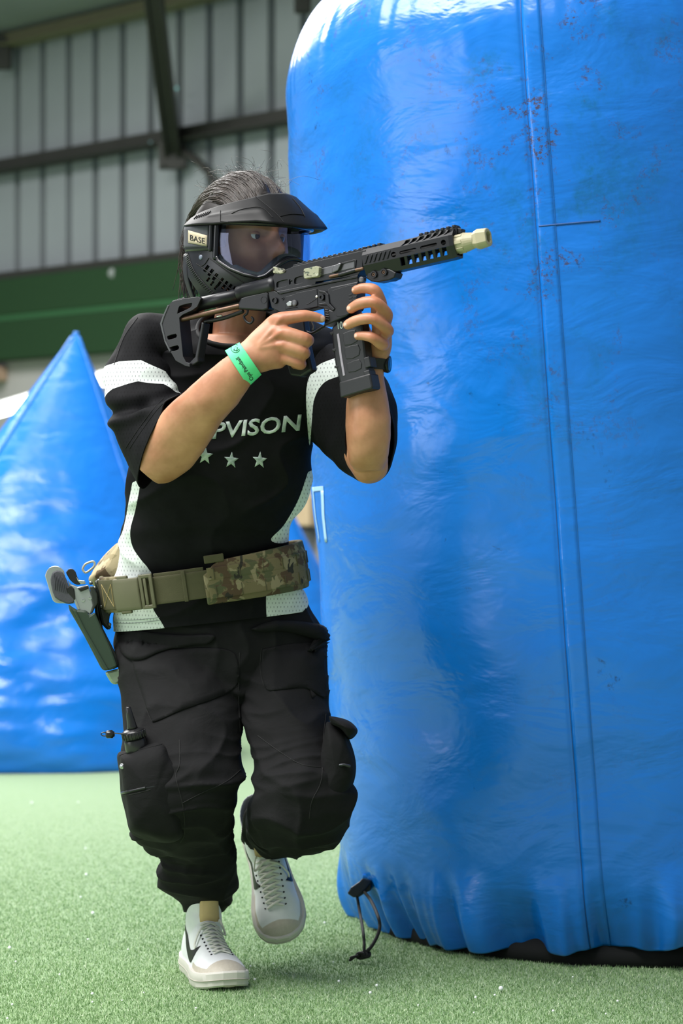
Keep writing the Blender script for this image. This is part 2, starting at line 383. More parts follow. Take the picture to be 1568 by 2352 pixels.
def can_surface(a, z, off=0.0):
    """numpy arrays a (angle, 0 = towards viewer, negative = left), z local"""
    r = np.array([can_r(float(q)) for q in z]) if len(np.unique(z)) > 400 else np.interp(z, *_tab)
    x = a*BR; q = np.stack([x, z, np.zeros_like(x)], 1)
    mid = smoothstep(0, .25, z)
    r = r+.010*fbm(q*np.array([1.6, 2.4, 1]), 3)*mid
    w = fbm(q*np.array([3.5, 9, 1])+0.7*fbm(q*np.array([1.5, 1.5, 1]), 2)[:, None], 3)
    r = r+.0016*w*mid
    cre = 1-np.abs(noise(q*np.array([4.5, 7.5, 1])+.5*fbm(q*3.0+9, 2)[:, None])); r = r+.0022*np.clip(cre-.75, 0, 1)/.25*np.clip(.1+noise(q*2.2+40),0,1)*mid
    # gathered hem
    lo = 1-smoothstep(0.0, .19, z)
    sc = noise(np.stack([a*7.5, np.zeros_like(a), np.full_like(a, 3.3)], 1))+.5*noise(np.stack([a*16, np.zeros_like(a), np.full_like(a, 8.3)], 1))
    r = r+lo*(.060*sc+.012)
    # top pleats
    hi = smoothstep(BH-.38, BH-.12, z); r = r+hi*.0045*noise(np.stack([a*19, z*3.0, np.full_like(a, 1.1)], 1))
    r = r-.004*np.exp(-((a-SEAM)/.006)**2)
    return np.stack([np.sin(a)*(r+off), -np.cos(a)*(r+off), z], 1)
SEAM = -.255
_tz = np.linspace(0, BH, 400); _tab = (_tz, np.array([can_r(float(q)) for q in _tz]))
def can():
    root = empty('inflatable_can_bunker', (BC.x, BC.y, 0), 'tall blue vinyl inflatable can bunker with stains and a seam, beside the player', 'bunker')
    na, nz = 480, 400
    a = np.concatenate([np.linspace(-2.0, 1.6, na), np.linspace(1.6, 2*math.pi-2.0, 60)[1:-1]]); z = np.concatenate([np.linspace(0, .3, 90)[:-1], np.linspace(.3, BH, nz-90)])
    A, Z = np.meshgrid(a, z); pts = can_surface(A.ravel(), Z.ravel())
    hemz = .018*noise(np.stack([A.ravel()*7.5, np.zeros(A.size), np.full(A.size, 6.1)], 1))*(1-smoothstep(0, .12, Z.ravel())); pts[:, 2] += hemz
    n = len(a); Fc = [[i*n+j, i*n+(j+1) % n, (i+1)*n+(j+1) % n, (i+1)*n+j] for i in range(len(z)-1) for j in range(n)]
    V = [tuple(p) for p in pts]; V.append((0, 0, BH+.03)); t = len(V)-1; b = (len(z)-1)*n
    Fc += [[b+j, b+(j+1) % n, t] for j in range(n)]
    # hem turned in underneath
    inner = len(V); V += [(p[0]*.93, p[1]*.93, p[2]+.03) for p in pts[:n]]
    Fc += [[inner+j, inner+(j+1) % n, (j+1) % n, j] for j in range(n)]
    o = mesh_obj('skin', V, Fc, M_vinyl, root, True)
    o.matrix_parent_inverse = Matrix(); o.matrix_local = Matrix.Translation((0, 0, BC.z)) @ Matrix.Rotation(-TILT, 4, 'Y')
    MP = Matrix.Translation((0, 0, BC.z)) @ Matrix.Rotation(-TILT, 4, 'Y')
    def strip(name, a0, a1, z0, z1, na_, nz_, off, mat, th=.0012):
        A, Z = np.meshgrid(np.linspace(a0, a1, na_), np.linspace(z0, z1, nz_)); p = can_surface(A.ravel(), Z.ravel(), off)
        Fq = [[i*na_+j, i*na_+j+1, (i+1)*na_+j+1, (i+1)*na_+j] for i in range(nz_-1) for j in range(na_-1)]
        q = mesh_obj(name, p, Fq, mat, root, True, solid=th); q.matrix_parent_inverse = Matrix(); q.matrix_local = MP; return q
    m_sh = simple('seam_grime_shade', (6, 74, 140), .5, bump=0)  # dark blue for the seam strips: seam shadow painted in along with grime
    strip('seam', SEAM, SEAM+.062, .004, BH-.02, 6, 420, .0006, M_vinyl, .0006)
    strip('seam_edge_lip_or_grime_shade', SEAM-.0014, SEAM+.0014, .004, BH-.02, 3, 300, .0012, m_sh, .0004); strip('seam_edge_lip_or_grime_shade', SEAM+.0612, SEAM+.0625, .004, BH-.02, 3, 300, .0011, simple('seam_lip', (22, 112, 190), .5, bump=0), .0003)
    strip('cross_seam_grime_shade', SEAM+.01, SEAM+.20, 1.484, 1.4875, 40, 3, .0012, m_sh, .0004)
    mw = simple('print_pale', (164, 204, 236), .4)
    for a0, a1, z0, z1 in ((-1.42, -1.27, .985, .995), (-1.42, -1.40, .87, .995), (-1.30, -1.27, .87, .985)): strip('printed_mark', a0, a1, z0, z1, 6, 12, .001, mw, .0005)
    bs = mesh_obj('base_mat', *lathe((BC.x+.0, BC.y, 0), (0, 0, 1), [(0, .60), (.03, .60), (.12, .52)], 64), simple('black_base', (10, 12, 14), .9), root, True, label='black base under the blue skin')
    return root
can()
def pyramid(name, label, apex, cx, cy, hw, hd, rot, seed):
    root = empty(name, (cx, cy, 0), label, 'bunker')
    n, m = 260, 200; th = np.linspace(0, 2*math.pi, n, endpoint=False); t = np.linspace(0, 1, m)
    T, A = np.meshgrid(t, th, indexing='ij'); T = T.ravel(); A = A.ravel()
    e = 2.6; k = (np.abs(np.cos(A))**e+np.abs(np.sin(A))**e)**(-1/e)
    sc = (1-T)**.93*(1+.10*np.sin(math.pi*T)); sc = np.where(T < .08, sc*(1-.05*((.08-T)/.08)**2), sc); sc = np.maximum(sc, .012)
    x = k*np.cos(A)*hw*sc; y = k*np.sin(A)*hd*sc
    q = np.stack([A*hw*1.2, T*1.6, np.full_like(T, seed)], 1)
    w = .022*fbm(q*np.array([1.6, 4.2, 1]), 3)+.010*fbm(q*np.array([3, 11, 1])+5, 2); w *= sc
    x = x*(1+w); y = y*(1+w*1.6); c, s_ = math.cos(rot), math.sin(rot)
    X = x*c-y*s_; Y = x*s_+y*c
    V = np.stack([cx+X+(apex.x-cx)*T, cy+Y+(apex.y-cy)*T, apex.z*T], 1)
    V, Fc = rings_mesh([list(map(Vector, V[i*n:(i+1)*n])) for i in range(m)]); o = mesh_obj('skin', V, Fc, M_vinyl2, root, True)
    for q_ in range(4):   # welded corner seams
        a = math.pi/4+q_*math.pi/2; j = int(round(a/(2*math.pi)*n)) % n
        mesh_obj('corner_seam', *tube([V[i*n+j] for i in range(0, m, 4)], .008, 6), M_vinyl2, root, True)
    return root
pyramid('inflatable_pyramid_bunker', 'blue inflatable pyramid bunker with a pointed tip, standing in front of the turf board wall', P(175, 762, 9.2), -1.26, 9.25, .84, .66, .12, 1.7)
pyramid('inflatable_pyramid_bunker', 'pale blue inflatable pyramid bunker standing far behind the player, near the tan board', P(655, 1150, 11.6), -.36, 11.7, .52, .5, .3, 7.7)
# ================================================================ the player
def ring_pts(row, n, e=2.0):
    """row: cx,cy,D, A(px,px,m), B(px,px,m) -> n points"""
    cx, cy, D, ax, ay, ad, bx, by, bd = row; s = D/F; out = []
    c = P(cx, cy, D); A = Vector((ax*s, ad, -ay*s)); B = Vector((bx*s, bd, -by*s))
    for k in range(n):
        a = 2*math.pi*k/n; ca, sa = math.cos(a), math.sin(a); q = (abs(ca)**e+abs(sa)**e)**(-1/e)
        out.append(c+A*(ca*q)+B*(sa*q))
    return out
def E2(x0, y0, x1, y1, D, t, dD=0.0):     # ring from its two picture edge points, depth half size t px
    return ((x0+x1)/2, (y0+y1)/2, D, (x1-x0)/2, (y1-y0)/2, dD, 0, 0, t*D/F)
def loft(rows, n, per, e=2.0, cap0=True, cap1=True):
    R = cr(rows, per); return rings_mesh([ring_pts(r, n, e) for r in R], cap0, cap1), R
def px_of(c):     # world points -> picture coordinates
    return np.stack([CX+c[:, 0]/c[:, 1]*F, CY-(c[:, 2]-H)/c[:, 1]*F], 1)
def poly_sd(p, poly):     # signed distance, positive inside
    poly = np.array(poly, float); d = np.full(len(p), 1e9); ins = np.zeros(len(p), bool)
    for i in range(len(poly)):
        a, b = poly[i-1], poly[i]; ab = b-a; t = np.clip(((p-a)@ab)/(ab@ab), 0, 1); d = np.minimum(d, np.linalg.norm(p-(a+t[:, None]*ab), axis=1))
        c = ((a[1] > p[:, 1]) != (b[1] > p[:, 1])); x = a[0]+(p[:, 1]-a[1])/(b[1]-a[1]+1e-12)*ab[0]; ins ^= c & (p[:, 0] < x)
    return np.where(ins, d, -d)
def smooth_poly(poly, n=6):
    q = cr(list(poly)+[poly[0]], n); return q[:-1]
def ray_hit(bvh, px, py, D=None):
    o = Vector((0, 0, H)); d = (P(px, py, 1.0)-o).normalized(); h = bvh.ray_cast(o, d)
    if h[0] is None:
        h = bvh.find_nearest(P(px, py, D or 4.7)); return h[0], h[1]
    return h[0], h[1]
def drape_line(name, bvh, pts, r, mat, parent, per=6, off=.0006, D=4.7, flat=1):
    q = cr(pts, per); L = []
    for x, y in q:
        h, nn = ray_hit(bvh, x, y, D); L.append(h+nn*off)
    return mesh_obj(name, *tube(L, r, 6), mat, parent, True)
def drape_mesh(name, bvh, V2, Fc, mat, parent, off=.001, thick=.001, D=4.7, cuts=0, bevel=0, smooth=True, label=None, puff=0):
    """V2: picture-plane points; laid onto the surface below with its own thickness"""
    bm = bmesh.new(); vs = [bm.verts.new((x, y, 0)) for x, y in V2]
    for f in Fc: bm.faces.new([vs[i] for i in f])
    bmesh.ops.triangulate(bm, faces=bm.faces)
    for _ in range(cuts):
        es = [e for e in bm.edges if e.calc_length() > 9]
        if es: bmesh.ops.subdivide_edges(bm, edges=es, cuts=1); bmesh.ops.triangulate(bm, faces=[f for f in bm.faces if len(f.verts) > 3])
    bm.verts.index_update(); V = []; N = []
    P2 = np.array([v.co[:2] for v in bm.verts]); edge = np.array([v.is_boundary for v in bm.verts])
    for v in bm.verts:
        h, nn = ray_hit(bvh, v.co.x, v.co.y, D); V.append(h); N.append(nn if nn.y < .2 else -nn if nn.y > .2 else nn)
    pz = np.zeros(len(V))
    if puff and edge.any():
        eb = P2[edge]
        dd = np.array([np.min(np.hypot(*(eb-p).T)) for p in P2]); pz = puff*np.sqrt(np.clip(dd/ (dd.max()+1e-6), 0, 1))
    Fc = [[v.index for v in f.verts] for f in bm.faces]; bm.free()
    n = len(V); top = [V[i]+N[i]*(off+thick+pz[i]) for i in range(n)]; bot = [V[i]+N[i]*(off-.0005) for i in range(n)]
    # side walls from boundary edges
    cnt = {}
    for f in Fc:
        for i in range(len(f)): cnt[(f[i], f[(i+1) % len(f)])] = 1
    sides = [[a, b, b+n, a+n] for (a, b) in cnt if (b, a) not in cnt]
    V3, F3 = recalc(top+bot, Fc+[[i+n for i in f][::-1] for f in Fc]+[[s[1], s[0], s[3], s[2]] for s in sides])
    return mesh_obj(name, V3, F3, mat, parent, smooth, bevel=bevel, label=label)
def drape_poly(name, bvh, poly, mat, parent, rnd=5, **kw):
    q = smooth_poly(poly, rnd) if rnd else np.array(poly, float)
    return drape_mesh(name, bvh, [tuple(p) for p in q], [list(range(len(q)))], mat, parent, **kw)
def text_mesh(txt, slant=0, font_res=3, bold=0):
    cu = bpy.data.curves.new('txt', 'FONT'); cu.body = txt; cu.resolution_u = font_res; cu.shear = slant; cu.offset = bold
    o = bpy.data.objects.new('txt', cu); COL.objects.link(o); dg = bpy.context.evaluated_depsgraph_get(); dg.update()
    me = bpy.data.meshes.new_from_object(o.evaluated_get(dg)); V = [v.co.xy.copy() for v in me.vertices]; Fc = [list(p.vertices) for p in me.polygons]
    bpy.data.objects.remove(o); bpy.data.curves.remove(cu); bpy.data.meshes.remove(me)
    V = np.array([tuple(v) for v in V]); V -= V.min(0); V /= V.max(0); return V, Fc   # unit box
# ---------------------------------------------------------------- head frame
HC = P(569, 562, 4.715); YAW = math.radians(43); HP = math.radians(-4)
fwd = Vector((math.sin(YAW)*math.cos(HP), -math.cos(YAW)*math.cos(HP), math.sin(HP))); srt = Vector((math.cos(YAW), math.sin(YAW), 0)); hup = srt.cross(fwd).normalized()
if hup.z < 0: hup = -hup
def HW(s, f, u): return HC+srt*s+fwd*f+hup*u      # head local: side (to the player's left), forward, up
def head_mesh():
    nu, nv = 64, 96; R = []
    for i in range(1, nu):
        th = math.pi*i/nu; row = []
        for j in range(nv):
            ph = 2*math.pi*j/nv; z = math.cos(th); c = math.sin(th)*math.sin(ph); f = math.sin(th)*math.cos(ph)
            s, y, u = .074*c, .094*f, .118*z
            if u < -.02:
                k = min(1, (-.02-u)/.09); s *= 1-.32*k; y = y*(1-.10*k)+.012*k
            if f > 0:
                y -= .010*max(0, f)**2*(1 if u > -.09 else .5)
                y += .030*math.exp(-((s/.011)**2+((u+.018)/.016)**2))+.014*math.exp(-((s/.009)**2+((u-.004)/.02)**2))
                for q in (-1, 1): y -= .013*math.exp(-(((s-q*.032)/.017)**2+((u-.012)/.013)**2))
                y += .006*math.exp(-(((abs(s)-.03)/.025)**2+((u-.034)/.010)**2))
                for q in (-1, 1): y += .006*math.exp(-(((s-q*.045)/.02)**2+((u+.025)/.02)**2))
                y += .007*math.exp(-((s/.022)**2+((u+.058)/.006)**2))+.007*math.exp(-((s/.020)**2+((u+.072)/.006)**2))
            row.append(HW(s, y-.004, u+.004))
        R.append(row)
    return rings_mesh(R)
parts = [head_mesh()]
def limb(rows, n=24, per=6): parts.append(loft(rows, n, per)[0])
def rt3(pts, rad, n=12, per=4, flat=1.0, up=None):
    """tapered chain through picture points (px,py,D), radii in px"""
    q = cr([(x, y, d, r) for (x, y, d), r in zip(pts, rad)], per)
    parts.append(tube([P(x, y, d) for x, y, d, r in q], [r*d/F for x, y, d, r in q], n, True, flat, up))
rt3([(562, 650, 4.74), (552, 720, 4.745), (545, 820, 4.76)], [58, 58, 66], 24)            # neck
limb([E2(440, 770, 660, 775, 4.75, 70), E2(380, 830, 730, 850, 4.75, 85), E2(360, 980, 690, 990, 4.76, 90), E2(330, 1150, 660, 1140, 4.8, 88), E2(310, 1300, 640, 1270, 4.84, 92),
      E2(320, 1440, 650, 1420, 4.88, 85), E2(350, 1540, 650, 1530, 4.88, 70)], 28)
rt3([(400, 1480, 4.88), (420, 1640, 4.78), (424, 1800, 4.72), (440, 1930, 4.83), (464, 2090, 4.93), (470, 2190, 4.94)], [80, 70, 56, 50, 36, 34])
rt3([(640, 1480, 4.88), (665, 1650, 4.77), (694, 1840, 4.72), (668, 1905, 4.88), (628, 1925, 5.02), (622, 1960, 5.08)], [78, 64, 52, 42, 32, 30])
# right arm
rt3([(400, 800, 4.75), (345, 830, 4.73), (335, 920, 4.68), (352, 1005, 4.64), (358, 1050, 4.61)], [58, 54, 44, 34, 32], 20)
parts.append(loft([E2(306, 1064, 362, 1112, 4.585, 42), E2(312, 1036, 392, 1106, 4.572, 46), E2(333, 1000, 440, 1072, 4.552, 52), E2(375, 945, 484, 1012, 4.51, 52), E2(425, 897, 513, 966, 4.475, 48),
                   E2(475, 854, 548, 925, 4.455, 42), E2(519, 820, 577, 882, 4.44, 33), E2(545, 797, 594, 856, 4.435, 27), E2(566, 778, 622, 849, 4.435, 26)], 28, 6)[0])
parts.append(loft([E2(540, 800, 590, 858, 4.437, 26), E2(566, 776, 622, 850, 4.438, 27), E2(594, 748, 645, 846, 4.442, 30), E2(622, 724, 656, 838, 4.45, 32), E2(640, 720, 664, 836, 4.458, 26), E2(648, 730, 668, 830, 4.462, 16)], 28, 6, 2.4)[0])
HANDR = {'i': [(622, 744, 4.445), (645, 733, 4.432), (694, 726, 4.428), (720, 728, 4.432), (738, 732, 4.436)],
         'm': [(622, 772, 4.44), (645, 764, 4.428), (700, 778, 4.422), (704, 784, 4.45), (688, 790, 4.485)],
         'r': [(624, 796, 4.442), (646, 793, 4.430), (694, 808, 4.425), (698, 813, 4.45), (684, 816, 4.485)],
         'p': [(626, 816, 4.447), (648, 820, 4.437), (686, 834, 4.433), (690, 838, 4.455), (676, 838, 4.485)]}
for k, r in (('i', [17, 17, 14.5, 12.5, 10]), ('m', [17, 17, 15.5, 13.5, 11]), ('r', [16, 16, 15, 13, 11]), ('p', [14, 14.5, 13.5, 12, 10])): rt3(HANDR[k], r, 16, 5)
rt3([(590, 800, 4.46), (620, 770, 4.49), (650, 748, 4.515), (678, 742, 4.52)], [20, 18, 15, 11], 16, 5)       # thumb, on the far side
# left arm
rt3([(690, 830, 4.76), (765, 870, 4.74), (805, 955, 4.65), (838, 1040, 4.555), (848, 1068, 4.52)], [66, 60, 54, 50, 44], 20)
parts.append(loft([E2(822, 1084, 880, 1080, 4.50, 30), E2(802, 1062, 892, 1046, 4.485, 46), E2(796, 1015, 896, 1005, 4.475, 54), E2(793, 965, 897, 960, 4.47, 55), E2(797, 915, 890, 912, 4.468, 50),
                   E2(812, 870, 882, 868, 4.466, 42), E2(828, 835, 884, 838, 4.464, 34), E2(836, 812, 890, 818, 4.462, 32)], 28, 6)[0])
parts.append(loft([E2(832, 830, 888, 834, 4.464, 32), E2(840, 800, 897, 806, 4.458, 38), E2(852, 770, 900, 776, 4.45, 42), E2(852, 740, 898, 744, 4.445, 44), E2(852, 710, 890, 716, 4.44, 40), E2(850, 690, 880, 696, 4.44, 28)], 24, 6, 2.4)[0])
HANDL = {'i': [(872, 730, 4.43), (874, 696, 4.405), (860, 667, 4.39), (836, 662, 4.393), (817, 666, 4.398)],
         'm': [(880, 745, 4.43), (886, 722, 4.395), (860, 695, 4.376), (828, 697, 4.388), (807, 709, 4.402)],
         'r': [(884, 765, 4.435), (888, 758, 4.396), (858, 733, 4.376), (824, 735, 4.388), (798, 746, 4.402)],
         'p': [(880, 790, 4.44), (878, 790, 4.405), (856, 776, 4.385), (838, 771, 4.390), (822, 771, 4.397)]}
for k, r in (('i', [16, 15, 13.5, 12.5, 11]), ('m', [16, 15.5, 14.5, 13.5, 11.5]), ('r', [16, 15, 14, 13, 11.5]), ('p', [15, 14.5, 12.5, 11.5, 10.5])): rt3(HANDL[k], r, 16, 5)
rt3([(852, 800, 4.47), (835, 760, 4.49), (815, 720, 4.50), (795, 700, 4.495)], [20, 17, 15, 12], 16, 5)       # thumb, far side
def m_skin():
    s = NT('skin'); v = s.coord(); n = s.noise(14, 4, .6, v); n2 = s.noise(90, 3, .6, v)
    c = s.mix(s.ramp(n, [(.3, 0.0), (.7, 1.0)]), lin((158, 104, 74)), lin((202, 146, 114)))
    c = s.mix(s.math('MULTIPLY', n2, .25), c, lin((196, 140, 112)))
    c = s.mix(s.math('MULTIPLY', s.attr('red'), .55), c, lin((196, 104, 78)))
    c = s.mix(s.math('MULTIPLY', s.attr('nail'), .8), c, lin((232, 196, 178)))
    r = s.mix(s.attr('nail'), (.48, .48, .48), (.3, .3, .3))
    s.P(Base_Color=c, Roughness=s.math('MULTIPLY', r, 1.0)); s.b.inputs['Subsurface Weight'].default_value = .12
    s.b.inputs['Subsurface Radius'].default_value = (.012, .005, .003); s.b.inputs['Subsurface Scale'].default_value = .4
    s.bump(s.noise(420, 3, .6, v), .12, .0006); return s.m
M_skin = m_skin()
V, Fc = join(*parts)
person = remesh('person', V, Fc, M_skin, .0027, 4)
tag(person, 'crouching player in black jersey and cargo pants aiming a black carbine beside the can bunker', 'person')
me = person.data; c, nn = arrs(me)
red = np.zeros(len(c)); nail = np.zeros(len(c))
for hd in (HANDR, HANDL):
    for k, q in hd.items():
        for i, rr in ((1, .014), (2, .011)):
            p = np.array(P(*q[i])); red = np.maximum(red, np.exp(-((c-p)**2).sum(1)/(rr*rr)))
        p = np.array(P(*q[4])); red = np.maximum(red, .6*np.exp(-((c-p)**2).sum(1)/(.011**2)))
for (x, y), d in (((804, 664), 4.386), ((797, 707), 4.388), ((788, 745), 4.388), ((811, 770), 4.386)):
    p = np.array(P(x, y, d)); q = (c-p)/np.array([.0062, .012, .0052]); nail = np.maximum(nail, smoothstep(1.25, .9, (q**2).sum(1)))
p = np.array(P(741, 731, 4.43)); q = (c-p)/np.array([.004, .012, .006]); nail = np.maximum(nail, smoothstep(1.25, .9, (q**2).sum(1)))
# tendons on the back of the right hand, creases
hm_ = np.zeros(len(c))
for k in 'imr':
    a = np.array(P(590, 800, 4.43)); b = np.array(P(*HANDR[k][1])); ab = b-a; t = np.clip(((c-a)@ab)/(ab@ab), .15, 1); hm_ = np.maximum(hm_, .0030*np.exp(-((c-(a+t[:, None]*ab))**2).sum(1)/(.007**2*6))*np.exp(-(((c-(a+t[:, None]*ab))[:, [0, 2]])**2).sum(1)/(.0045**2)))
c = c+nn*(hm_+.0012*noise(c*34)*(c[:, 2] < 1.35))[:, None]; setco(me, c)
attr(me, 'red', red); attr(me, 'nail', nail)
# eyes and brows
m_eye = simple('eye_white', (224, 220, 214), .2, bump=0); m_iris = simple('iris', (38, 24, 18), .15, bump=0); m_hair = simple('hair_dark', (26, 20, 18), .45, 0, .3, 90)
for sd in (-1, 1):
    ec = HW(.031*sd, .0535, .013); look = (HW(.5, 1.2, .02)-ec).normalized()
    look = (fwd*.9-srt*.05+hup*.0).normalized()
    for e0, e1, nm in ((.30, 1.5, 'eyelid'), (-1.5, -.42, 'eyelid')):      # upper and lower lids over the ball
        ex = look.cross(hup).normalized(); R_ = [[ec+(look*math.cos(el)*math.cos(az)+ex*math.cos(el)*math.sin(az)+hup*math.sin(el))*.0136 for az in np.linspace(-1.5, 1.5, 20)] for el in np.linspace(e0, e1, 8)]
        mesh_obj(nm, *rings_mesh(R_, False, False, False), M_skin, person, True, solid=.001)
    eye = mesh_obj('eye', *lathe(ec-look*.012, look, [(.012*(1-math.cos(a)), .0125*math.sin(a)+.0001) for a in np.linspace(0, math.pi, 14)], 24), m_eye, person, True)
    mesh_obj('iris', *lathe(ec+look*.0098, look, [(0, .0062), (.0014, .0056), (.0022, .003), (.0024, .0004)], 20), m_iris, eye, True)
    mesh_obj('eyebrow', *tube([HW(sd*q, .0875-.9*max(0, q-.02)**1.0*.55, .036+.004*math.sin((q-.012)*60)) for q in (.012, .022, .034, .046)], [.003, .0036, .0034, .0018], 8), m_hair, person, True)
# ---------------------------------------------------------------- jersey
def m_jersey():
    s = NT('jersey_mesh_fabric'); v = s.coord(); sep = s.add('ShaderNodeSeparateXYZ'); s.l.new(v, sep.inputs[0])
    X, Z = sep.outputs['X'], sep.outputs['Z']
    row = s.math('FLOOR', s.math('MULTIPLY', Z, 125)); fz = s.math('FRACT', s.math('MULTIPLY', Z, 125))
    fx = s.math('FRACT', s.math('ADD', s.math('MULTIPLY', X, 150), s.math('MULTIPLY', s.math('MODULO', row, 2), .5)))
    hole = s.math('MULTIPLY', s.math('LESS_THAN', s.math('ABSOLUTE', s.math('SUBTRACT', fx, .5)), .085), s.math('LESS_THAN', s.math('ABSOLUTE', s.math('SUBTRACT', fz, .5)), .22))
    hole = s.math('MULTIPLY', hole, s.attr('mesh'))
    w = s.ramp(s.math('ADD', s.math('MULTIPLY', s.attr('white'), 1), .5), [(.495, 0.0), (.505, 1.0)])
    n = s.noise(60, 3, .6, v)
    blk = s.mix(n, lin((12, 12, 14)), lin((22, 22, 25))); wht = s.mix(n, lin((205, 212, 210)), lin((228, 234, 232)))
    c = s.mix(w, blk, wht); c = s.mix(hole, c, s.mix(w, lin((6, 6, 7)), lin((120, 126, 128))))
    s.P(Base_Color=c, Roughness=.75); s.b.inputs['Sheen Weight'].default_value = 0; s.b.inputs['Sheen Roughness'].default_value = .5
    s.b.inputs['Specular IOR Level'].default_value = .12
    b = s.bump(s.math('SUBTRACT', 1.0, hole), .25, .0006); s.bump(s.noise(900, 1, .5, v), .12, .0004, b); return s.m
M_jer = m_jersey()
TROWS = [(545, 752, 4.712, 92, -2, 0, 0, -48, .072), (549, 758, 4.714, 140, -4, 0, 0, -56, .080), (556, 772, 4.72, 210, -6, 0, 0, -50, .088), (558, 795, 4.73, 236, -5, 0, 0, -42, .090), (552, 863, 4.735, 222, -7, 0, 0, -22, .095),
         E2(335, 940, 738, 925, 4.74, 116), E2(325, 1015, 715, 1008, 4.75, 120), E2(300, 1095, 712, 1085, 4.765, 120), E2(290, 1180, 692, 1158, 4.79, 118), E2(276, 1250, 664, 1214, 4.82, 120),
         E2(264, 1310, 664, 1258, 4.84, 124), E2(261, 1360, 680, 1306, 4.855, 128), E2(262, 1405, 698, 1360, 4.865, 134), E2(264, 1450, 706, 1402, 4.87, 140)]
def torso():
    (V, Fc), R = loft(TROWS, 400, 16, 2.15, False, False)
    o = mesh_obj('jersey', V, Fc, M_jer, person, True); me = o.data; c, nn = arrs(me); n = 400
    ph = np.tile(np.arange(n)/n*2*math.pi, len(R)); s = np.repeat(np.arange(len(R))/16.0, n)
    if nn[(len(R)//2)*n+3*n//4][1] > 0: me.flip_normals(); c, nn = arrs(me)
    q = px_of(c)
    f = .006*fbm(np.stack([c[:, 0]*7+c[:, 2]*3, c[:, 1]*5, c[:, 2]*4.5], 1), 3)
    rid = 1-np.abs(noise(np.stack([c[:, 0]*5+c[:, 2]*6, c[:, 1]*5, c[:, 2]*9-c[:, 0]*5], 1))); f += .006*(np.clip(rid-.6, 0, 1)/.4)**2
    low = np.exp(-((q[:, 1]-1235)/55)**2); f += low*.008*noise(np.stack([c[:, 0]*5, c[:, 1]*5, c[:, 2]*26], 1))
    hem = smoothstep(1380, 1440, q[:, 1]); f = f*(1-hem)+hem*.006*noise(np.stack([c[:, 0]*12, c[:, 1]*12, c[:, 2]*2], 1))
    belt = np.exp(-((q[:, 1]-(1325-.12*(q[:, 0]-470)))/34)**2); f -= belt*.004
    c = c+nn*f[:, None]; setco(me, c); q = px_of(c); front = nn[:, 1] < .45
    polys = [[(304, 1108), (321, 1108), (311, 1170), (299, 1218), (304, 1255), (323, 1285), (340, 1306), (338, 1322), (225, 1334), (236, 1290), (266, 1250), (283, 1215), (294, 1160)],
             [(240, 1384), (346, 1372), (352, 1400), (378, 1444), (370, 1470), (240, 1476)],
             [(760, 1070), (712, 1082), (703, 1098), (684, 1150), (652, 1206), (622, 1240), (660, 1245), (730, 1200)],
             [(612, 1350), (690, 1326), (750, 1330), (750, 1445), (690, 1445), (640, 1440), (616, 1432), (611, 1392)],
             [(772, 822), (735, 838), (712, 862), (703, 900), (705, 965), (711, 1024), (716, 965), (722, 915), (745, 878), (772, 862)]]
    sd = np.full(len(c), -99.0)
    for pl in polys: sd = np.maximum(sd, poly_sd(q, smooth_poly(pl, 5)))
    sd = np.where(front, sd, -99); attr(me, 'white', np.clip(sd/30, -.5, .5)); attr(me, 'mesh', (sd > -2).astype(float)*.9)
    m = o.modifiers.new('s', 'SOLIDIFY'); m.thickness = .002; m.offset = -1
    return o
jersey = torso(); B_jer = bvh_of(jersey)
def sleeve(rows, per, n, stripe, fold):
    (V, Fc), R = loft(rows, n, per, 2.2, True, False)
    o = mesh_obj('sleeve', V, Fc, M_jer, jersey, True); me = o.data; c, nn = arrs(me)
    ctr = np.repeat(np.array([np.mean([V[i*n+j] for j in range(n)], axis=0) for i in range(len(R))]), n, axis=0)
    if ((c-ctr)*nn).sum(1).mean() < 0: me.flip_normals(); c, nn = arrs(me)
    ph = np.tile(np.arange(n)/n*2*math.pi, len(R)); s = np.repeat(np.arange(len(R))/per, n)
    f = .005*fbm(c*np.array([9, 9, 7]), 3)+fold(c, s, ph); c = c+nn*f[:, None]; setco(me, c)
    w = stripe(s, ph, c, nn); attr(me, 'white', np.clip(w, -.5, .5)); attr(me, 'mesh', np.ones(len(c)))
    m = o.modifiers.new('s', 'SOLIDIFY'); m.thickness = .002; m.offset = -1
    return o
SR = [E2(405, 728, 440, 880, 4.745, 90), E2(316, 726, 396, 846, 4.735, 92), E2(262, 806, 405, 842, 4.715, 92), E2(233, 868, 416, 886, 4.69, 90), E2(246, 930, 418, 906, 4.665, 86),
      (334, 950, 4.64, 78, -36, -.01, 5, 7, .066), (352, 990, 4.605, 64, -76, -.02, 8, 10, .064), (368, 1016, 4.575, 50, -106, -.03, 14, 16, .058)]
def st_r(s, ph, c, nn):
    k = np.cos(ph); a = np.interp(k, [-1, -.6, 0, .7, 1], [2.60, 2.35, 2.18, 2.45, 3.1]); b = np.interp(k, [-1, -.7, 0, .6, 1], [3.75, 3.45, 3.02, 3.05, 3.9])
    return np.minimum(s-a, b-s)*1.6
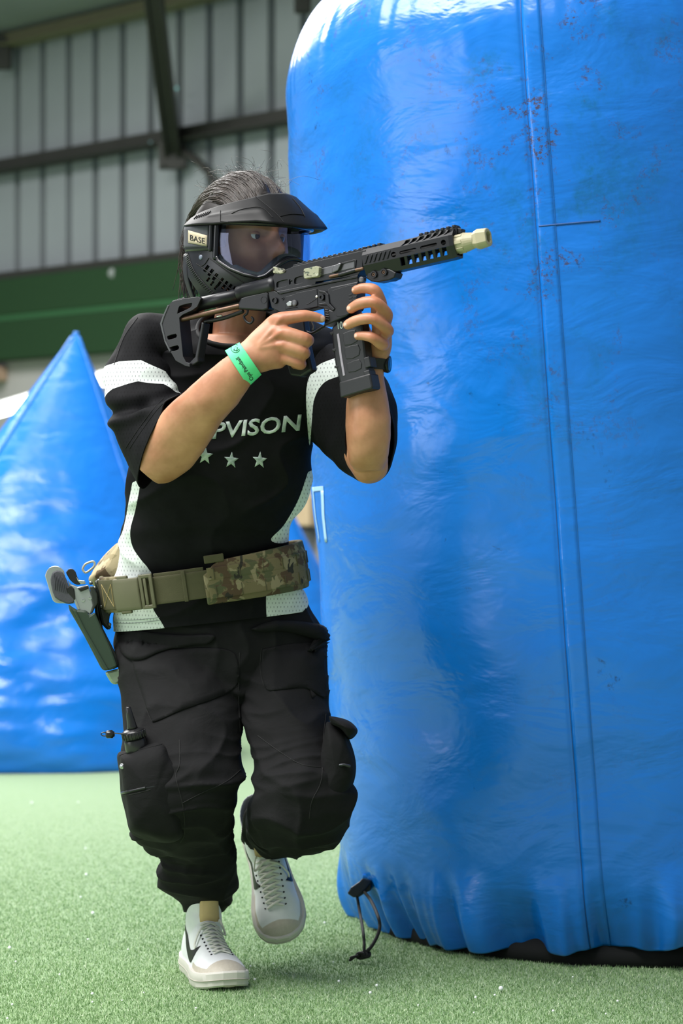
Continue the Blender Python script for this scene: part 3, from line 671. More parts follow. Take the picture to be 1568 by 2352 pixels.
def fold_r(c, s, ph):
    q = px_of(c); f = np.zeros(len(c))
    for x0, y0, x1, y1, wd, am in ((255, 958, 330, 935, 14, .010), (330, 935, 410, 908, 12, .007), (250, 900, 400, 880, 20, .004)):   # deep fold under the stripe
        a = np.array([x0, y0]); ab = np.array([x1-x0, y1-y0]); t = np.clip(((q-a)@ab)/(ab@ab), 0, 1); d = (q-(a+t[:, None]*ab))@np.array([ab[1], -ab[0]])/np.linalg.norm(ab)
        l = np.exp(-np.maximum(0, np.abs(((q-a)@ab)/(ab@ab)-.5)-.5)**2*12); f += am*l*(np.exp(-((d+wd)/wd)**2)*-.8+np.exp(-((d-wd*.7)/wd)**2))*-1
    return f
slR = sleeve(SR, 24, 220, st_r, fold_r)
SL = [(680, 890, 4.765, 0, -105, 0, 0, 0, .085), (742, 900, 4.735, 20, -112, -.02, 20, 0, .088), (795, 935, 4.68, 32, -112, -.02, 52, 5, .062), (830, 972, 4.62, 28, -112, 0, 64, 18, .035), (850, 1004, 4.565, 14, -108, 0, 60, 12, .008), (850, 1010, 4.535, 12, -104, 0, 57, 12, .004)]
POLY_L = smooth_poly([(790, 816), (735, 836), (712, 862), (703, 900), (705, 965), (711, 1024), (716, 965), (722, 915), (745, 878), (790, 856)], 5)
def st_l(s, ph, c, nn): return np.where(nn[:, 1] < .3, poly_sd(px_of(c), POLY_L), -99)/30
slL = sleeve(SL, 26, 200, st_l, lambda c, s, ph: .006*noise(np.stack([c[:, 0]*8, c[:, 1]*16, c[:, 2]*8], 1))*np.clip(s/2, 0, 1))
B_slR = bvh_of(slR)
M_thread = simple('dark_thread', (6, 6, 7), .8, bump=0); M_greyt = simple('grey_thread', (120, 126, 128), .8, bump=0)
drape_line('seam', B_slR, [(316, 730), (285, 775), (262, 838)], .0008, simple('black_seam_piping', (16, 16, 18), .7), jersey)
for k in (0, 10): drape_line('stitching', B_slR, [(385-k, 918-k*.2), (358-k, 945), (325-k, 990), (298-k, 1030)], .0005, M_thread, jersey)
for k in (0, 7): drape_line('stitching', B_jer, [(266, 1424+k), (310, 1424+k), (366, 1418+k)], .0005, M_greyt, jersey)
_nr = ring_pts(TROWS[0], 60, 2.15); mesh_obj('neck_trim', *tube(_nr+_nr[:1], .0045, 8, False), simple('black_trim', (16, 16, 18), .8), jersey, True)
# printed chest lettering and stars
def m_foil():
    s = NT('silver_print'); v = s.coord(); n = s.noise(30, 4, .6, v)
    s.P(Base_Color=s.mix(s.ramp(n, [(.35, 0.0), (.65, 1.0)]), lin((120, 138, 134)), lin((206, 218, 212))), Roughness=.45); return s.m
M_foil = m_foil()
TV, TF = text_mesh('PVISON', .12, 3, .022)
def chest(u, v): # unit box -> picture
    x = 487+u*205; return x, (1010-(x-478)*.098)-v*38
drape_mesh('lettering', B_jer, [chest(u, v) for u, v in TV], TF, M_foil, jersey, off=.0006, thick=.0006, cuts=2, D=4.64, label='silver printed lettering on the chest')
for x, y, r in ((471, 1047, 21), (531, 1057, 20), (596, 1057, 20)):
    pl = [(x+(r if k % 2 == 0 else r*.42)*math.sin(k*math.pi/5+.08)*.88, y-(r if k % 2 == 0 else r*.42)*math.cos(k*math.pi/5+.08)) for k in range(10)]
    drape_poly('star', B_jer, pl, M_foil, jersey, rnd=0, off=.0006, thick=.0006, cuts=2, D=4.64)
# ---------------------------------------------------------------- cargo pants
def m_pants():
    s = NT('black_cotton'); v = s.coord(); n = s.noise(25, 4, .6, v)
    s.P(Base_Color=s.mix(n, lin((10, 10, 11)), lin((20, 20, 22))), Roughness=.85); s.b.inputs['Sheen Weight'].default_value = 0; s.b.inputs['Sheen Roughness'].default_value = .5
    s.b.inputs['Specular IOR Level'].default_value = .25
    b = s.bump(s.noise(18, 4, .55, s.coord((1, 1, 1.6)), .8), .35, .006); s.bump(s.noise(1100, 1, .5, v), .15, .0004, b); return s.m
M_pants = m_pants()
pp = []
pp.append(loft([E2(290, 1390, 676, 1350, 4.868, 112), E2(274, 1440, 722, 1405, 4.875, 128), E2(268, 1480, 748, 1450, 4.878, 136), E2(276, 1540, 750, 1525, 4.876, 132), E2(300, 1600, 720, 1600, 4.87, 118), E2(420, 1660, 640, 1650, 4.86, 60)], 48, 6)[0])
pp.append(loft([E2(272, 1480, 520, 1490, 4.87, 118), E2(278, 1560, 548, 1570, 4.83, 124), E2(284, 1640, 554, 1650, 4.785, 126), E2(286, 1720, 552, 1715, 4.745, 124), E2(292, 1790, 556, 1775, 4.715, 122), E2(300, 1850, 540, 1838, 4.71, 116),
                E2(304, 1905, 530, 1890, 4.745, 108), E2(330, 1945, 528, 1930, 4.79, 96), E2(378, 1968, 530, 1955, 4.835, 80), E2(362, 2012, 548, 1996, 4.875, 88), E2(374, 2046, 540, 2036, 4.905, 82), E2(410, 2074, 524, 2070, 4.925, 58), E2(418, 2098, 514, 2094, 4.93, 48)], 48, 7)[0])
LL = [E2(545, 1500, 752, 1490, 4.87, 116), E2(556, 1580, 752, 1575, 4.825, 116), E2(562, 1660, 756, 1650, 4.775, 112), E2(578, 1735, 772, 1720, 4.73, 106), E2(588, 1795, 800, 1780, 4.695, 100)]
LL += [(694, 1842, 4.69, 118, -8, 0, 0, -45, .075), (691, 1866, 4.745, 119, -6, 0, 0, -74, .05), (677, 1880, 4.83, 106, -4, 0, 0, -80, .02), (652, 1892, 4.91, 86, 0, 0, 0, -74, .0), (630, 1908, 4.98, 66, 0, 0, 0, -58, .0), (618, 1916, 5.02, 50, 0, 0, 0, -44, 0)]
pp.append(loft(LL, 48, 7)[0])
V, Fc = join(*pp); pants = remesh('cargo_pants', V, Fc, M_pants, .0042, 6, person)
me = pants.data; c, nn = arrs(me); q = px_of(c); y_, x_ = q[:, 1], q[:, 0]
f = .006*fbm(c*np.array([7, 7, 5])+2, 3)
kn = np.exp(-((y_-1800)/90)**2)*.5+np.exp(-((y_-2010)/55)**2)*1.1+np.exp(-((y_-1600)/60)**2)*np.exp(-((x_-570)/60)**2)*.9+np.exp(-((y_-1920)/45)**2)*.7
rid = 1-np.abs(noise(np.stack([c[:, 0]*5+c[:, 2]*3, c[:, 1]*5, c[:, 2]*22+3*noise(c*4)], 1))); f += kn*.013*(np.clip(rid-.45, 0, 1)/.55)**1.5-kn*.004
dg1 = 1-np.abs(noise(np.stack([c[:, 0]*9-c[:, 2]*5, c[:, 1]*4, c[:, 2]*8+c[:, 0]*6], 1)+30)); f += .006*(np.clip(dg1-.6, 0, 1)/.4)**2
setco(me, c+nn*f[:, None]); B_pan = bvh_of(pants)
M_seam = simple('black_seam', (8, 8, 9), .8, bump=0); M_edge = simple('seam_ridge', (30, 30, 33), .85, bump=0)
for L in ([(418, 1845), (470, 1818), (520, 1795), (552, 1768)], [(300, 1505), (322, 1580), (345, 1650), (362, 1655), (420, 1628), (500, 1600), (545, 1575)], [(412, 1700), (412, 1755), (404, 1785), (420, 1850), (424, 1910), (415, 1935)],
          [(592, 1690), (640, 1725), (690, 1755), (735, 1762)], [(600, 1490), (598, 1540), (612, 1582), (650, 1582), (700, 1580), (752, 1602)], [(748, 1640), (742, 1700), (738, 1790), (716, 1840), (710, 1880)], [(550, 1500), (548, 1600), (551, 1680)]):
    drape_line('seam', B_pan, L, .0010, M_seam, pants, off=.0002)
drape_poly('pocket_flap', B_pan, [(272, 1452), (300, 1447), (400, 1458), (488, 1458), (480, 1478), (440, 1482), (370, 1498), (330, 1516), (300, 1514), (280, 1494)], M_pants, pants, off=.001, thick=.005, cuts=3, D=4.7, puff=.002)
drape_poly('pocket_flap', B_pan, [(575, 1446), (620, 1428), (690, 1430), (736, 1440), (756, 1458), (750, 1478), (700, 1462), (650, 1450), (600, 1452)], M_pants, pants, off=.001, thick=.006, cuts=3, D=4.75, puff=.008)
drape_poly('thigh_panel', B_pan, [(302, 1512), (420, 1490), (520, 1492), (546, 1520), (544, 1572), (500, 1602), (420, 1630), (362, 1656), (346, 1650), (322, 1580)], M_pants, pants, rnd=4, off=.0002, thick=.0022, cuts=3)
drape_poly('thigh_panel', B_pan, [(602, 1492), (680, 1478), (748, 1490), (752, 1600), (700, 1580), (650, 1584), (614, 1584), (600, 1545)], M_pants, pants, rnd=4, off=.0002, thick=.0022, cuts=3)
def pouch(name, poly, D0, D1, inset, parent, mat, tilt=0, rnd=4, amp=.003, seed=0):
    """soft box pocket: picture outline given depth from D0 (back) to D1 (front)"""
    q = smooth_poly(poly, rnd); c = q.mean(0); Rg = []
    for t, k in ((0, .97), (.25, 1.01), (.5, 1.0), (.7, 1-inset*.6), (.85, 1-inset*1.6), (.95, 1-inset*3.2), (1.02, .6), (1.08, .12)):
        D = D0+(D1-D0)*t; Rg.append([P(*(c+(p-c)*k), D+tilt*(p[0]-c[0])) for p in q])
    V, Fc = rings_mesh(Rg); o = mesh_obj(name, V, Fc, mat, parent, True)
    m = o.modifiers.new('u', 'SUBSURF'); m.levels = 2; m.render_levels = 2; apply_mods(o); me = o.data; c2, n2 = arrs(me)
    setco(me, c2+n2*(amp*fbm(c2*14+seed, 2))[:, None]); me.polygons.foreach_set('use_smooth', [True]*len(me.polygons)); return o
pk = pouch('cargo_pocket', [(270, 1730), (320, 1716), (374, 1702), (392, 1734), (414, 1760), (424, 1830), (426, 1900), (412, 1932), (370, 1938), (325, 1926), (298, 1908), (288, 1870), (276, 1800)], 4.76, 4.615, .05, pants, M_pants, .0000, 3, .004)
B_pk = bvh_of(pk)
drape_line('pocket_hem', B_pk, [(276, 1735), (320, 1722), (370, 1710)], .0022, M_pants, pk, D=4.63)
drape_line('zipper', B_pk, [(279, 1822), (305, 1816), (332, 1810)], .0030, simple('zip_teeth', (30, 31, 34), .4, .3, .4, 900), pk, D=4.63)
drape_line('zip_slot', B_pk, [(279, 1828), (310, 1823), (345, 1814)], .0012, M_seam, pk, D=4.63)
M_gun = simple('gunmetal', (58, 60, 64), .35, .7, .1, 60)
drape_line('zip_pull', B_pk, [(328, 1811), (338, 1809), (354, 1806)], .0034, M_gun, pk, off=.003, D=4.63)
h, hn = ray_hit(B_pk, 281, 1760, 4.63); mesh_obj('snap_button', *lathe(h, Vector((-.25, -1, 0)), [(-.001, .0055), (.002, .0055), (.003, .004), (.0025, .0028), (.0045, .002), (.005, .0005)], 20), simple('chrome_snap', (176, 180, 184), .25, .9), pk, True)
pk2 = pouch('cargo_pocket', [(748, 1655), (790, 1668), (802, 1700), (813, 1740), (814, 1780), (804, 1820), (780, 1858), (752, 1880), (722, 1872), (726, 1800), (738, 1720)], 4.78, 4.63, .06, pants, M_pants, 0, 3, .004, 5)
fl = pouch('pocket_flap', [(754, 1644), (772, 1646), (800, 1656), (818, 1672), (819, 1684), (805, 1697), (796, 1692), (782, 1672), (760, 1662)], 4.74, 4.62, .06, pk2, M_pants, 0, 3, .002, 9)
B_pk2 = bvh_of(pk2); h, hn = ray_hit(B_pk2, 790, 1757, 4.64)
mesh_obj('zip_pull', *tube([h+Vector((-.008, -.002, 0)), h+Vector((0, -.003, .001)), h+Vector((.01, -.002, -.002))], .003, 8), M_gun, pk2, True)
# ---------------------------------------------------------------- shoes
def m_leather():
    s = NT('white_leather'); v = s.coord(); n = s.noise(30, 4, .6, v)
    c = s.mix(n, lin((216, 220, 222)), lin((240, 242, 242)))
    c = s.mix(s.ramp(s.attr('suede'), [(.45, 0.0), (.55, 1.0)]), c, s.mix(s.noise(160, 4, .7, v), lin((176, 168, 152)), lin((206, 198, 184))))
    s.P(Base_Color=c, Roughness=.5); s.bump(s.noise(160, 3, .6, v), .15, .001); return s.m
M_lea = m_leather(); M_sole = simple('sole_rubber', (212, 208, 200), .6, 0, .08, 30); M_lace = simple('lace_cotton', (222, 222, 212), .85, 0, .06, 200, .4, 900); M_tongue = simple('tan_foam_tongue', (206, 178, 132), .8)
M_swoosh = simple('black_swoosh', (22, 20, 22), .5); M_eyelet = simple('eyelet_hole', (40, 40, 44), .6); M_sock = simple('dark_sock', (30, 26, 26), .9)
SOLE = [(0, .024), (.012, .032), (.04, .037), (.10, .036), (.15, .041), (.20, .0515), (.235, .0515), (.262, .043), (.279, .029), (.288, .010)]
def shoe(MX, side, lateral):
    """side=+1: local +y is the outer side"""
    sw = np.array(SOLE); xs = .144*(1-np.cos(np.linspace(0, math.pi, 90))); wv = np.interp(xs, sw[:, 0], sw[:, 1])
    for _ in range(2): wv[1:-1] = (wv[:-2]+2*wv[1:-1]+wv[2:])/4
    wv = wv+.0035
    out = [(x, w) for x, w in zip(xs, wv)]+[(x, -w) for x, w in list(zip(xs, wv))[::-1]]
    out = [(x, y+.006*side*math.sin(x/.288*math.pi)*-1) for x, y in out]
    zb = lambda x: .010*max(0, (x-.22)/.068)**2+.004*max(0, (.03-x)/.03)
    ct = (.14, 0)
    R = [[Vector((ct[0]+(x-ct[0])*k, y*k, zb(x)+z)) for x, y in out] for z, k in ((0, .955), (.004, .985), (.014, .99), (.016, 1.0), (.028, 1.0), (.031, .985), (.031, .90))]
    Vs, Fs = rings_mesh(R)
    # upper
    rows = []
    for x, w, zt, zc in ((.2855, .013, .034, .026), (.280, .028, .045, .026), (.266, .041, .054, .026), (.245, .0485, .061, .026), (.215, .0495, .069, .028), (.185, .0445, .084, .030), (.155, .040, .102, .032), (.125, .037, .122, .036), (.095, .036, .126, .04), (.06, .0365, .122, .04), (.03, .034, .112, .04), (.012, .028, .10, .04), (.005, .018, .085, .045)):
        ring = []
        for k in range(40):
            a = 2*math.pi*k/40; ca, sa = math.cos(a), math.sin(a); e = 2.5 if sa < 0 else (2.0 if x > .2 else 1.7); q = (abs(ca)**e+abs(sa)**e)**(-1/e)
            ring.append(Vector((x, w*ca*q-.006*side*math.sin(x/.288*math.pi), zc+(zt-zc if sa > 0 else zc-.008)*sa*q)))
        rows.append(ring)
    U = rings_mesh(rows)
    sh = []
    for z, cxx, ax, by in ((.05, .075, .066, .036), (.085, .078, .064, .0355), (.115, .078, .057, .035), (.138, .074, .052, .0345), (.158, .071, .0515, .036), (.164, .071, .050, .035), (.160, .071, .046, .031), (.13, .074, .044, .029), (.10, .074, .04, .026)):
        sh.append([Vector((cxx+ax*math.cos(a)*(1 if math.cos(a) < 0 else 1), by*math.sin(a), z-.014*math.cos(a)*(1 if z > .13 else 0))) for a in [2*math.pi*k/40 for k in range(40)]])
    S = rings_mesh(sh)
    V, Fc = join(U, S)
    o = remesh('shoe', V, Fc, M_lea, .0026, 7, person)
    c, nn = arrs(o.data); su = np.minimum((c[:, 0]-.253-.10*np.abs(c[:, 1]))/.01, 1); su2 = np.minimum((c[:, 0]-.175)/.01, (.042-c[:, 2])/.006)
    attr(o.data, 'suede', np.clip(.5+np.maximum(su, su2)*.5, 0, 1)); Bv = BVHTree.FromPolygons([tuple(v) for v in c], [tuple(p.vertices) for p in o.data.polygons])
    def place(q): q.matrix_world = MX; return q
    o.parent = person; o.matrix_parent_inverse = wm(person).inverted(); o.matrix_local = MX
    def sub(name, V, Fc, mat, smooth=True, bevel=0):
        q = mesh_obj(name, V, Fc, mat, None, smooth, bevel); q.parent = o; q.matrix_parent_inverse = Matrix(); return q
    q = sub('sole', Vs, Fs, M_sole, True, 0); q.data.set_sharp_from_angle(angle=.5)
    groove = [Vector((ct[0]+(x-ct[0])*1.003, y*1.003, zb(x)+.0155)) for x, y in out]; sub('foxing_line', *tube(groove+groove[:1], .0009, 6, False), simple('foxing', (178, 172, 162), .7, bump=0))
    # tongue, laces, eyelets
    def ridge(t): return Vector((.212-.096*t, 0, 0)), t
    bs_ = np.linspace(-1, 1, 9); tg = []
    for t in (0, .25, .5, .75, .92, 1.0):
        hw_ = .020*(1-.12*t)*(1 if t < .9 else .93); fr_ = [Vector((.128-.004*t+.007*(1-b*b)-(.002 if t == 1 else 0), hw_*b, .112+.066*t-.012*t*t*b*b)) for b in bs_]
        tg.append(fr_+[Vector((v.x-.008+(.003 if t == 1 else 0), v.y, v.z-.001)) for v in fr_[::-1]])
    sub('tongue', *rings_mesh(tg), M_tongue, True, 0)
    def onto(x, y, off):
        h = Bv.ray_cast(Vector((x+.06, y, .30)), Vector((-.22, 0, -1)).normalized())
        if h[0] is None: h = Bv.find_nearest(Vector((x, y, .12)))
        return h[0]+h[1]*off
    nl = 8
    for k in range(nl):
        t = k/(nl-1); x = .216-.088*t; hw = .015+.004*t
        for d in (-1, 1):
            pts = [onto(x+.006*d*u*-1-.004, u*hw, .0026+(.0016 if d > 0 else 0)*(1-u*u)) for u in (-1, -.6, -.2, .2, .6, 1)]
            sub('lace', *tube(pts, .0030, 8, True, .55), M_lace)
        for d in (-1, 1): p = onto(x, d*(hw+.006), .0004); sub('eyelet', *lathe(p-Vector((0, 0, .001)), (p-Vector((x-.02, 0, .06))).normalized(), [(0, .0022), (.0018, .0020), (.0020, .0005)], 10), M_eyelet)
    for d in (-1, 1):   # bow ends
        pts = [onto(.128, d*.008, .004), onto(.134, d*.02, .008), onto(.150, d*.034, .006), onto(.158, d*.037, .004)]; sub('lace', *tube(cr(pts, 4), .0028, 8, True, .6), M_lace)
    # swoosh on both sides
    SWp = [(.186, .046), (.172, .036), (.150, .036), (.120, .050), (.085, .076), (.052, .108), (.050, .112), (.090, .085), (.125, .066), (.146, .060), (.150, .066), (.152, .082), (.166, .062)]
    SWp = [(.178, .074), (.172, .052), (.156, .038), (.132, .038), (.100, .054), (.064, .084), (.036, .116), (.072, .090), (.106, .070), (.130, .060), (.146, .060), (.160, .064)]
    for d in (-1, 1):
        q = np.array(smooth_poly(SWp, 4)); bm = bmesh.new(); f = bm.faces.new([bm.verts.new((x, z, 0)) for x, z in q]); bmesh.ops.triangulate(bm, faces=bm.faces)
        for _ in range(2): bmesh.ops.subdivide_edges(bm, edges=[e for e in bm.edges if e.calc_length() > .008], cuts=1); bmesh.ops.triangulate(bm, faces=bm.faces)
        bm.verts.index_update(); VV = []
        for v in bm.verts:
            h = Bv.ray_cast(Vector((v.co.x, d*.2, v.co.y)), Vector((0, -d, 0)))
            if h[0] is None: h = Bv.find_nearest(Vector((v.co.x, d*.04, v.co.y)))
            VV.append(h[0]+Vector((0, d*.0012, .0004)))
        FF = [[v.index for v in f.verts] for f in bm.faces]; bm.free(); sub('swoosh', VV, FF, M_swoosh, True)
    q = np.array(smooth_poly(SWp, 3)); q = (q-q.mean(0))*.16+np.array([.098, .142]); n_ = len(q); VV = []
    for x, z in q:
        h = Bv.ray_cast(Vector((x, side*.2, z)), Vector((0, -side, 0)))
        if h[0] is None: h = Bv.find_nearest(Vector((x, side*.03, z)))
        VV.append(h[0]+Vector((0, side*.001, 0)))
    sub('collar_mark', VV, [list(range(n_))], M_swoosh)
    return o
def frame(org, xd, up):
    x = Vector(xd).normalized(); y = Vector(up).cross(x).normalized(); z = x.cross(y); M = Matrix((x, y, z)).transposed().to_4x4(); M.translation = org; return M
shR = shoe(frame(Vector((-.303, 4.985, .0)), (.30, -.955, 0), (0, 0, 1)), 1, True)
tip = Vector((-.118, 4.965, .042)); dl = Vector((.21, -.585, -.78)).normalized()
shL = shoe(frame(tip-dl*.288, dl, (-.06, -.8, .6)), -1, True)
# ---------------------------------------------------------------- hair
def hair():
    rs = np.random.RandomState(11)
    cap = []
    nu, nv = 30, 60
    for i in range(nu+1):
        th = 1.75*i/nu; row = []
        for j in range(nv):
            ph = 2*math.pi*j/nv; f = math.sin(th)*math.cos(ph); c = math.sin(th)*math.sin(ph); z = math.cos(th)
            k = 1.0+.03*math.sin(ph*9+th*5)
            row.append(HW(.092*c*k, (.101 if f > 0 else .128)*f*k-.010, .124*z*(1 if z > 0 else .8)*k+.008))
        cap.append(row)
    V, Fc = rings_mesh(cap, True, False); keep = []
    for f in Fc:
        m = sum((Vector(V[i]) for i in f), Vector())/len(f)-HC
        if m.dot(fwd) < .03+1.5*max(0, m.dot(hup)-.05): keep.append(f)
    h = mesh_obj('hair', V, keep, m_hair, person, True, solid=-.004); tag(h, 'dark hair pulled back over the head')
    Vs, Fs = [], []
    def strand(pts, r):
        nonlocal Vs, Fs
        v, f = tube(cr(pts, 3), r, 4, False); b = len(Vs); Vs += v; Fs += [[i+b for i in q] for q in f]
    for k in range(900):      # combed from the brow to the back of the head
        c0 = rs.uniform(-.95, .95); lift = 1.0+abs(rs.normal())*.022; pts = []
        for t in np.linspace(0.0, 1, 7):
            th = 1.05-2.45*t; jx = rs.normal()*.0022
            s = .094*c0*math.cos((t-.45)*1.1)*(1-.2*t); w = math.sqrt(max(.02, 1-(c0*.9)**2))
            pts.append(HW(s+jx, ((.102 if th > 0 else .132)*math.sin(th))*(.55+.45*w)-.012, .126*math.cos(th)*w*lift+.010+rs.normal()*.0016))
        strand(pts, rs.uniform(.0004, .0008))
    for k in range(150):     # fly-aways
        c0 = rs.uniform(-.8, .6); th = rs.uniform(-.9, .9); w = math.sqrt(1-c0*c0*.8)
        b = Vector((.084*c0, .10*math.sin(th)*w-.012, .124*math.cos(th)*w+.008)); d = Vector((rs.normal()*.02, rs.normal()*.03-.005, abs(rs.normal())*.02+.004))
        p2 = b+d; p3 = p2+Vector((rs.normal()*.014, rs.normal()*.018, rs.normal()*.008)); strand([HW(*b), HW(*((b+p2)/2+Vector((rs.normal()*.006, 0, .004)))), HW(*p2), HW(*p3)], .00022)
    for k in range(420):     # loose hair hanging at the nape behind the mask
        c0 = rs.uniform(-.07, .07); z0 = rs.uniform(-.01, .06); L = rs.uniform(.06, .13); b = Vector((c0*.6, -.158+abs(c0)*.3, z0))
        strand([HW(*b), HW(b.x*1.05+rs.normal()*.003, b.y-.012+rs.normal()*.004, b.z-L*.45), HW(b.x*1.02+rs.normal()*.007, b.y-.004+rs.normal()*.008, b.z-L)], rs.uniform(.0004, .0007))
    sm = NT('hair_strand'); sm.P(Base_Color=sm.mix(sm.noise(120, 2), lin((24, 18, 15)), lin((66, 52, 44))), Roughness=.32); sm.b.inputs['Specular IOR Level'].default_value = .8
    q = mesh_obj('hair_strands', Vs, Fs, sm.m, person, True); q['kind'] = 'stuff'
hair()
# ================================================================ paintball mask
MA, MBr = .134, .108
def mk(u): return 1-.30*float(smoothstep(-.05, -.17, np.float64(u)))-.16*float(smoothstep(.05, .125, np.float64(u)))
def MS(th, u, off=0.0):
    k = mk(u); sh = .016*float(smoothstep(-.02, -.12, np.float64(u)))
    return HW((MBr*k+off)*math.sin(th), (MA*k+off)*math.cos(th)+sh*max(0, math.cos(th)), u)
_gt = np.radians(np.arange(-150, 62, 1.0)); _gu = np.arange(-.17, .125, .0025); _gp = []; _gk = []
for t in _gt:
    for u in _gu:
        p = MS(t, u); nrm = (p-HW(0, 0, u)); 
        if nrm.dot(Vector((0, 0, H))-p) > -.02: _gp.append(px_of(np.array([p]))[0]); _gk.append((t, u))
_gp = np.array(_gp)
def TZ(px, py): return _gk[int(np.argmin(((_gp-np.array([px, py]))**2).sum(1)))]
def half_curve(pts):      # picture points on the near half -> u as function of |theta|
    q = sorted((abs(t), u) for t, u in (TZ(*p) for p in pts)); a = np.array(q); return lambda th: float(np.interp(abs(th), a[:, 0], a[:, 1]))
def mpatch(name, th0, th1, lo, hi, off, mat, parent, nt=120, nv=14, thick=.004, bulge=0, label=None):
    R = []
    for i in range(nt+1):
        th = th0+(th1-th0)*i/nt; a, b = lo(th), hi(th); R.append([MS(th, a+(b-a)*j/nv, off+bulge*math.sin(math.pi*j/nv)) for j in range(nv+1)])
    V, Fc = rings_mesh(R, False, False, False); o = mesh_obj(name, V, Fc, mat, parent, True, solid=0, label=label)
    me = o.data; c, nn = arrs(me)
    if ((c-np.array(HC))*nn).sum(1).mean() < 0: me.flip_normals()
    m = o.modifiers.new('s', 'SOLIDIFY'); m.thickness = thick; m.offset = -1; return o
M_shell = simple('mask_shell', (18, 19, 26), .36, 0, .15, 30, .05); M_gloss = simple('mask_gloss', (16, 17, 22), .2, 0, .1, 30, 0); M_shl = simple('mask_grey', (104, 112, 128), .4, 0, .1, 30, .05)
M_vis = simple('visor_plastic', (11, 11, 13), .5, 0, .2, 14, .12, 90, spec=.28); M_dark = simple('vent_dark', (6, 6, 8), .7, bump=0); M_foam = simple('mask_foam', (18, 26, 24), .8)
D2 = math.radians
def boolcut(o, cuts):
    mat = o.data.materials[0]; bev = [(m.width, m.segments) for m in o.modifiers if m.type == 'BEVEL']
    for m in [m for m in o.modifiers if m.type == 'BEVEL']: o.modifiers.remove(m)
    k = mesh_obj('cutter', *join(*cuts), None); m = o.modifiers.new('c', 'BOOLEAN'); m.operation = 'DIFFERENCE'; m.object = k; m.solver = 'EXACT'; m.use_self = True
    apply_mods(o); bpy.data.objects.remove(k); o.data.materials.clear(); o.data.materials.append(mat)
    if o.data.polygons and any(p.use_smooth for p in o.data.polygons): o.data.set_sharp_from_angle(angle=.7)
    for w, sg in bev:
        m = o.modifiers.new('b', 'BEVEL'); m.width = w*.6; m.segments = sg; m.limit_method = 'ANGLE'; m.angle_limit = .6
mask = empty('paintball_mask', HW(0, .05, -.1), 'black full-face paintball mask with visor and clear tinted lens on the player', 'mask')
lensb = half_curve([(497, 572), (503, 594), (530, 612), (560, 625), (592, 634), (608, 627), (625, 614), (642, 600), (656, 592), (666, 589)])
shb = half_curve([(424, 600), (432, 625), (446, 652), (466, 682), (500, 706), (560, 712), (620, 706), (668, 690)])
LT = .030
def sh_top(th): 
    return lensb(th)-.003 if abs(th) < D2(74) else lensb(D2(74))+min(1, (abs(th)-D2(74))/D2(4))*(LT-lensb(D2(74)))
def sh_lo(th): return shb(th)
shell = mpatch('shell', -D2(126), D2(126), sh_lo, sh_top, .004, M_shell, mask, 260, 26, .005)
B_sh = bvh_of(shell)
def m_lens():
    s = NT('tinted_lens'); n = s.n; tr = s.add('ShaderNodeBsdfTransparent'); tr.inputs[0].default_value = (.90, .93, 1.0, 1)
    gl = s.add('ShaderNodeBsdfGlossy'); gl.inputs['Roughness'].default_value = .03
    fr = s.add('ShaderNodeLayerWeight'); fr.inputs['Blend'].default_value = .25
    gl.inputs[0].default_value = (.55, .62, 1, 1); gl.inputs[0].default_value = (.70, .74, 1, 1)
    f = s.math('ADD', s.math('MULTIPLY', s.math('POWER', fr.outputs['Facing'], 1.6), .42), .03); mx = s.add('ShaderNodeMixShader'); s.l.new(f, mx.inputs[0]); s.l.new(tr.outputs[0], mx.inputs[1]); s.l.new(gl.outputs[0], mx.inputs[2])
    s.l.new(mx.outputs[0], n['Material Output'].inputs[0]); return s.m
lens = mpatch('lens', -D2(76), D2(76), lambda t: lensb(t)-.006, lambda t: LT+.006, -.002, m_lens(), mask, 120, 20, .0015, .004, label='clear lens with blue violet tint')
for nm, off, rr, mt in (('lens_frame', .005, .0042, M_gloss), ('lens_gasket', -.006, .0045, M_foam), ('lens_trim', .0075, .0016, M_gloss)):
    pts = [MS(t, lensb(t)-(.004 if nm != 'lens_gasket' else .001), off) for t in np.linspace(-D2(74), D2(74), 120)]
    mesh_obj(nm, *tube(pts, rr, 8), mt, mask, True)
mesh_obj('lens_frame', *tube([MS(t, LT+.004, .003) for t in np.linspace(-D2(76), D2(76), 80)], .005, 8), M_gloss, mask, True)
for sd in (-1, 1):
    mesh_obj('lens_frame', *tube([MS(sd*D2(76), u, .004) for u in np.linspace(lensb(D2(74))-.004, LT+.004, 12)], .0055, 8), M_gloss, mask, True)
# foam/nose piece seen through the lens
mesh_obj('nose_foam', *tube([MS(t, lensb(t)-.004, -.014) for t in np.linspace(-D2(60), D2(60), 60)], .011, 8), M_foam, mask, True)
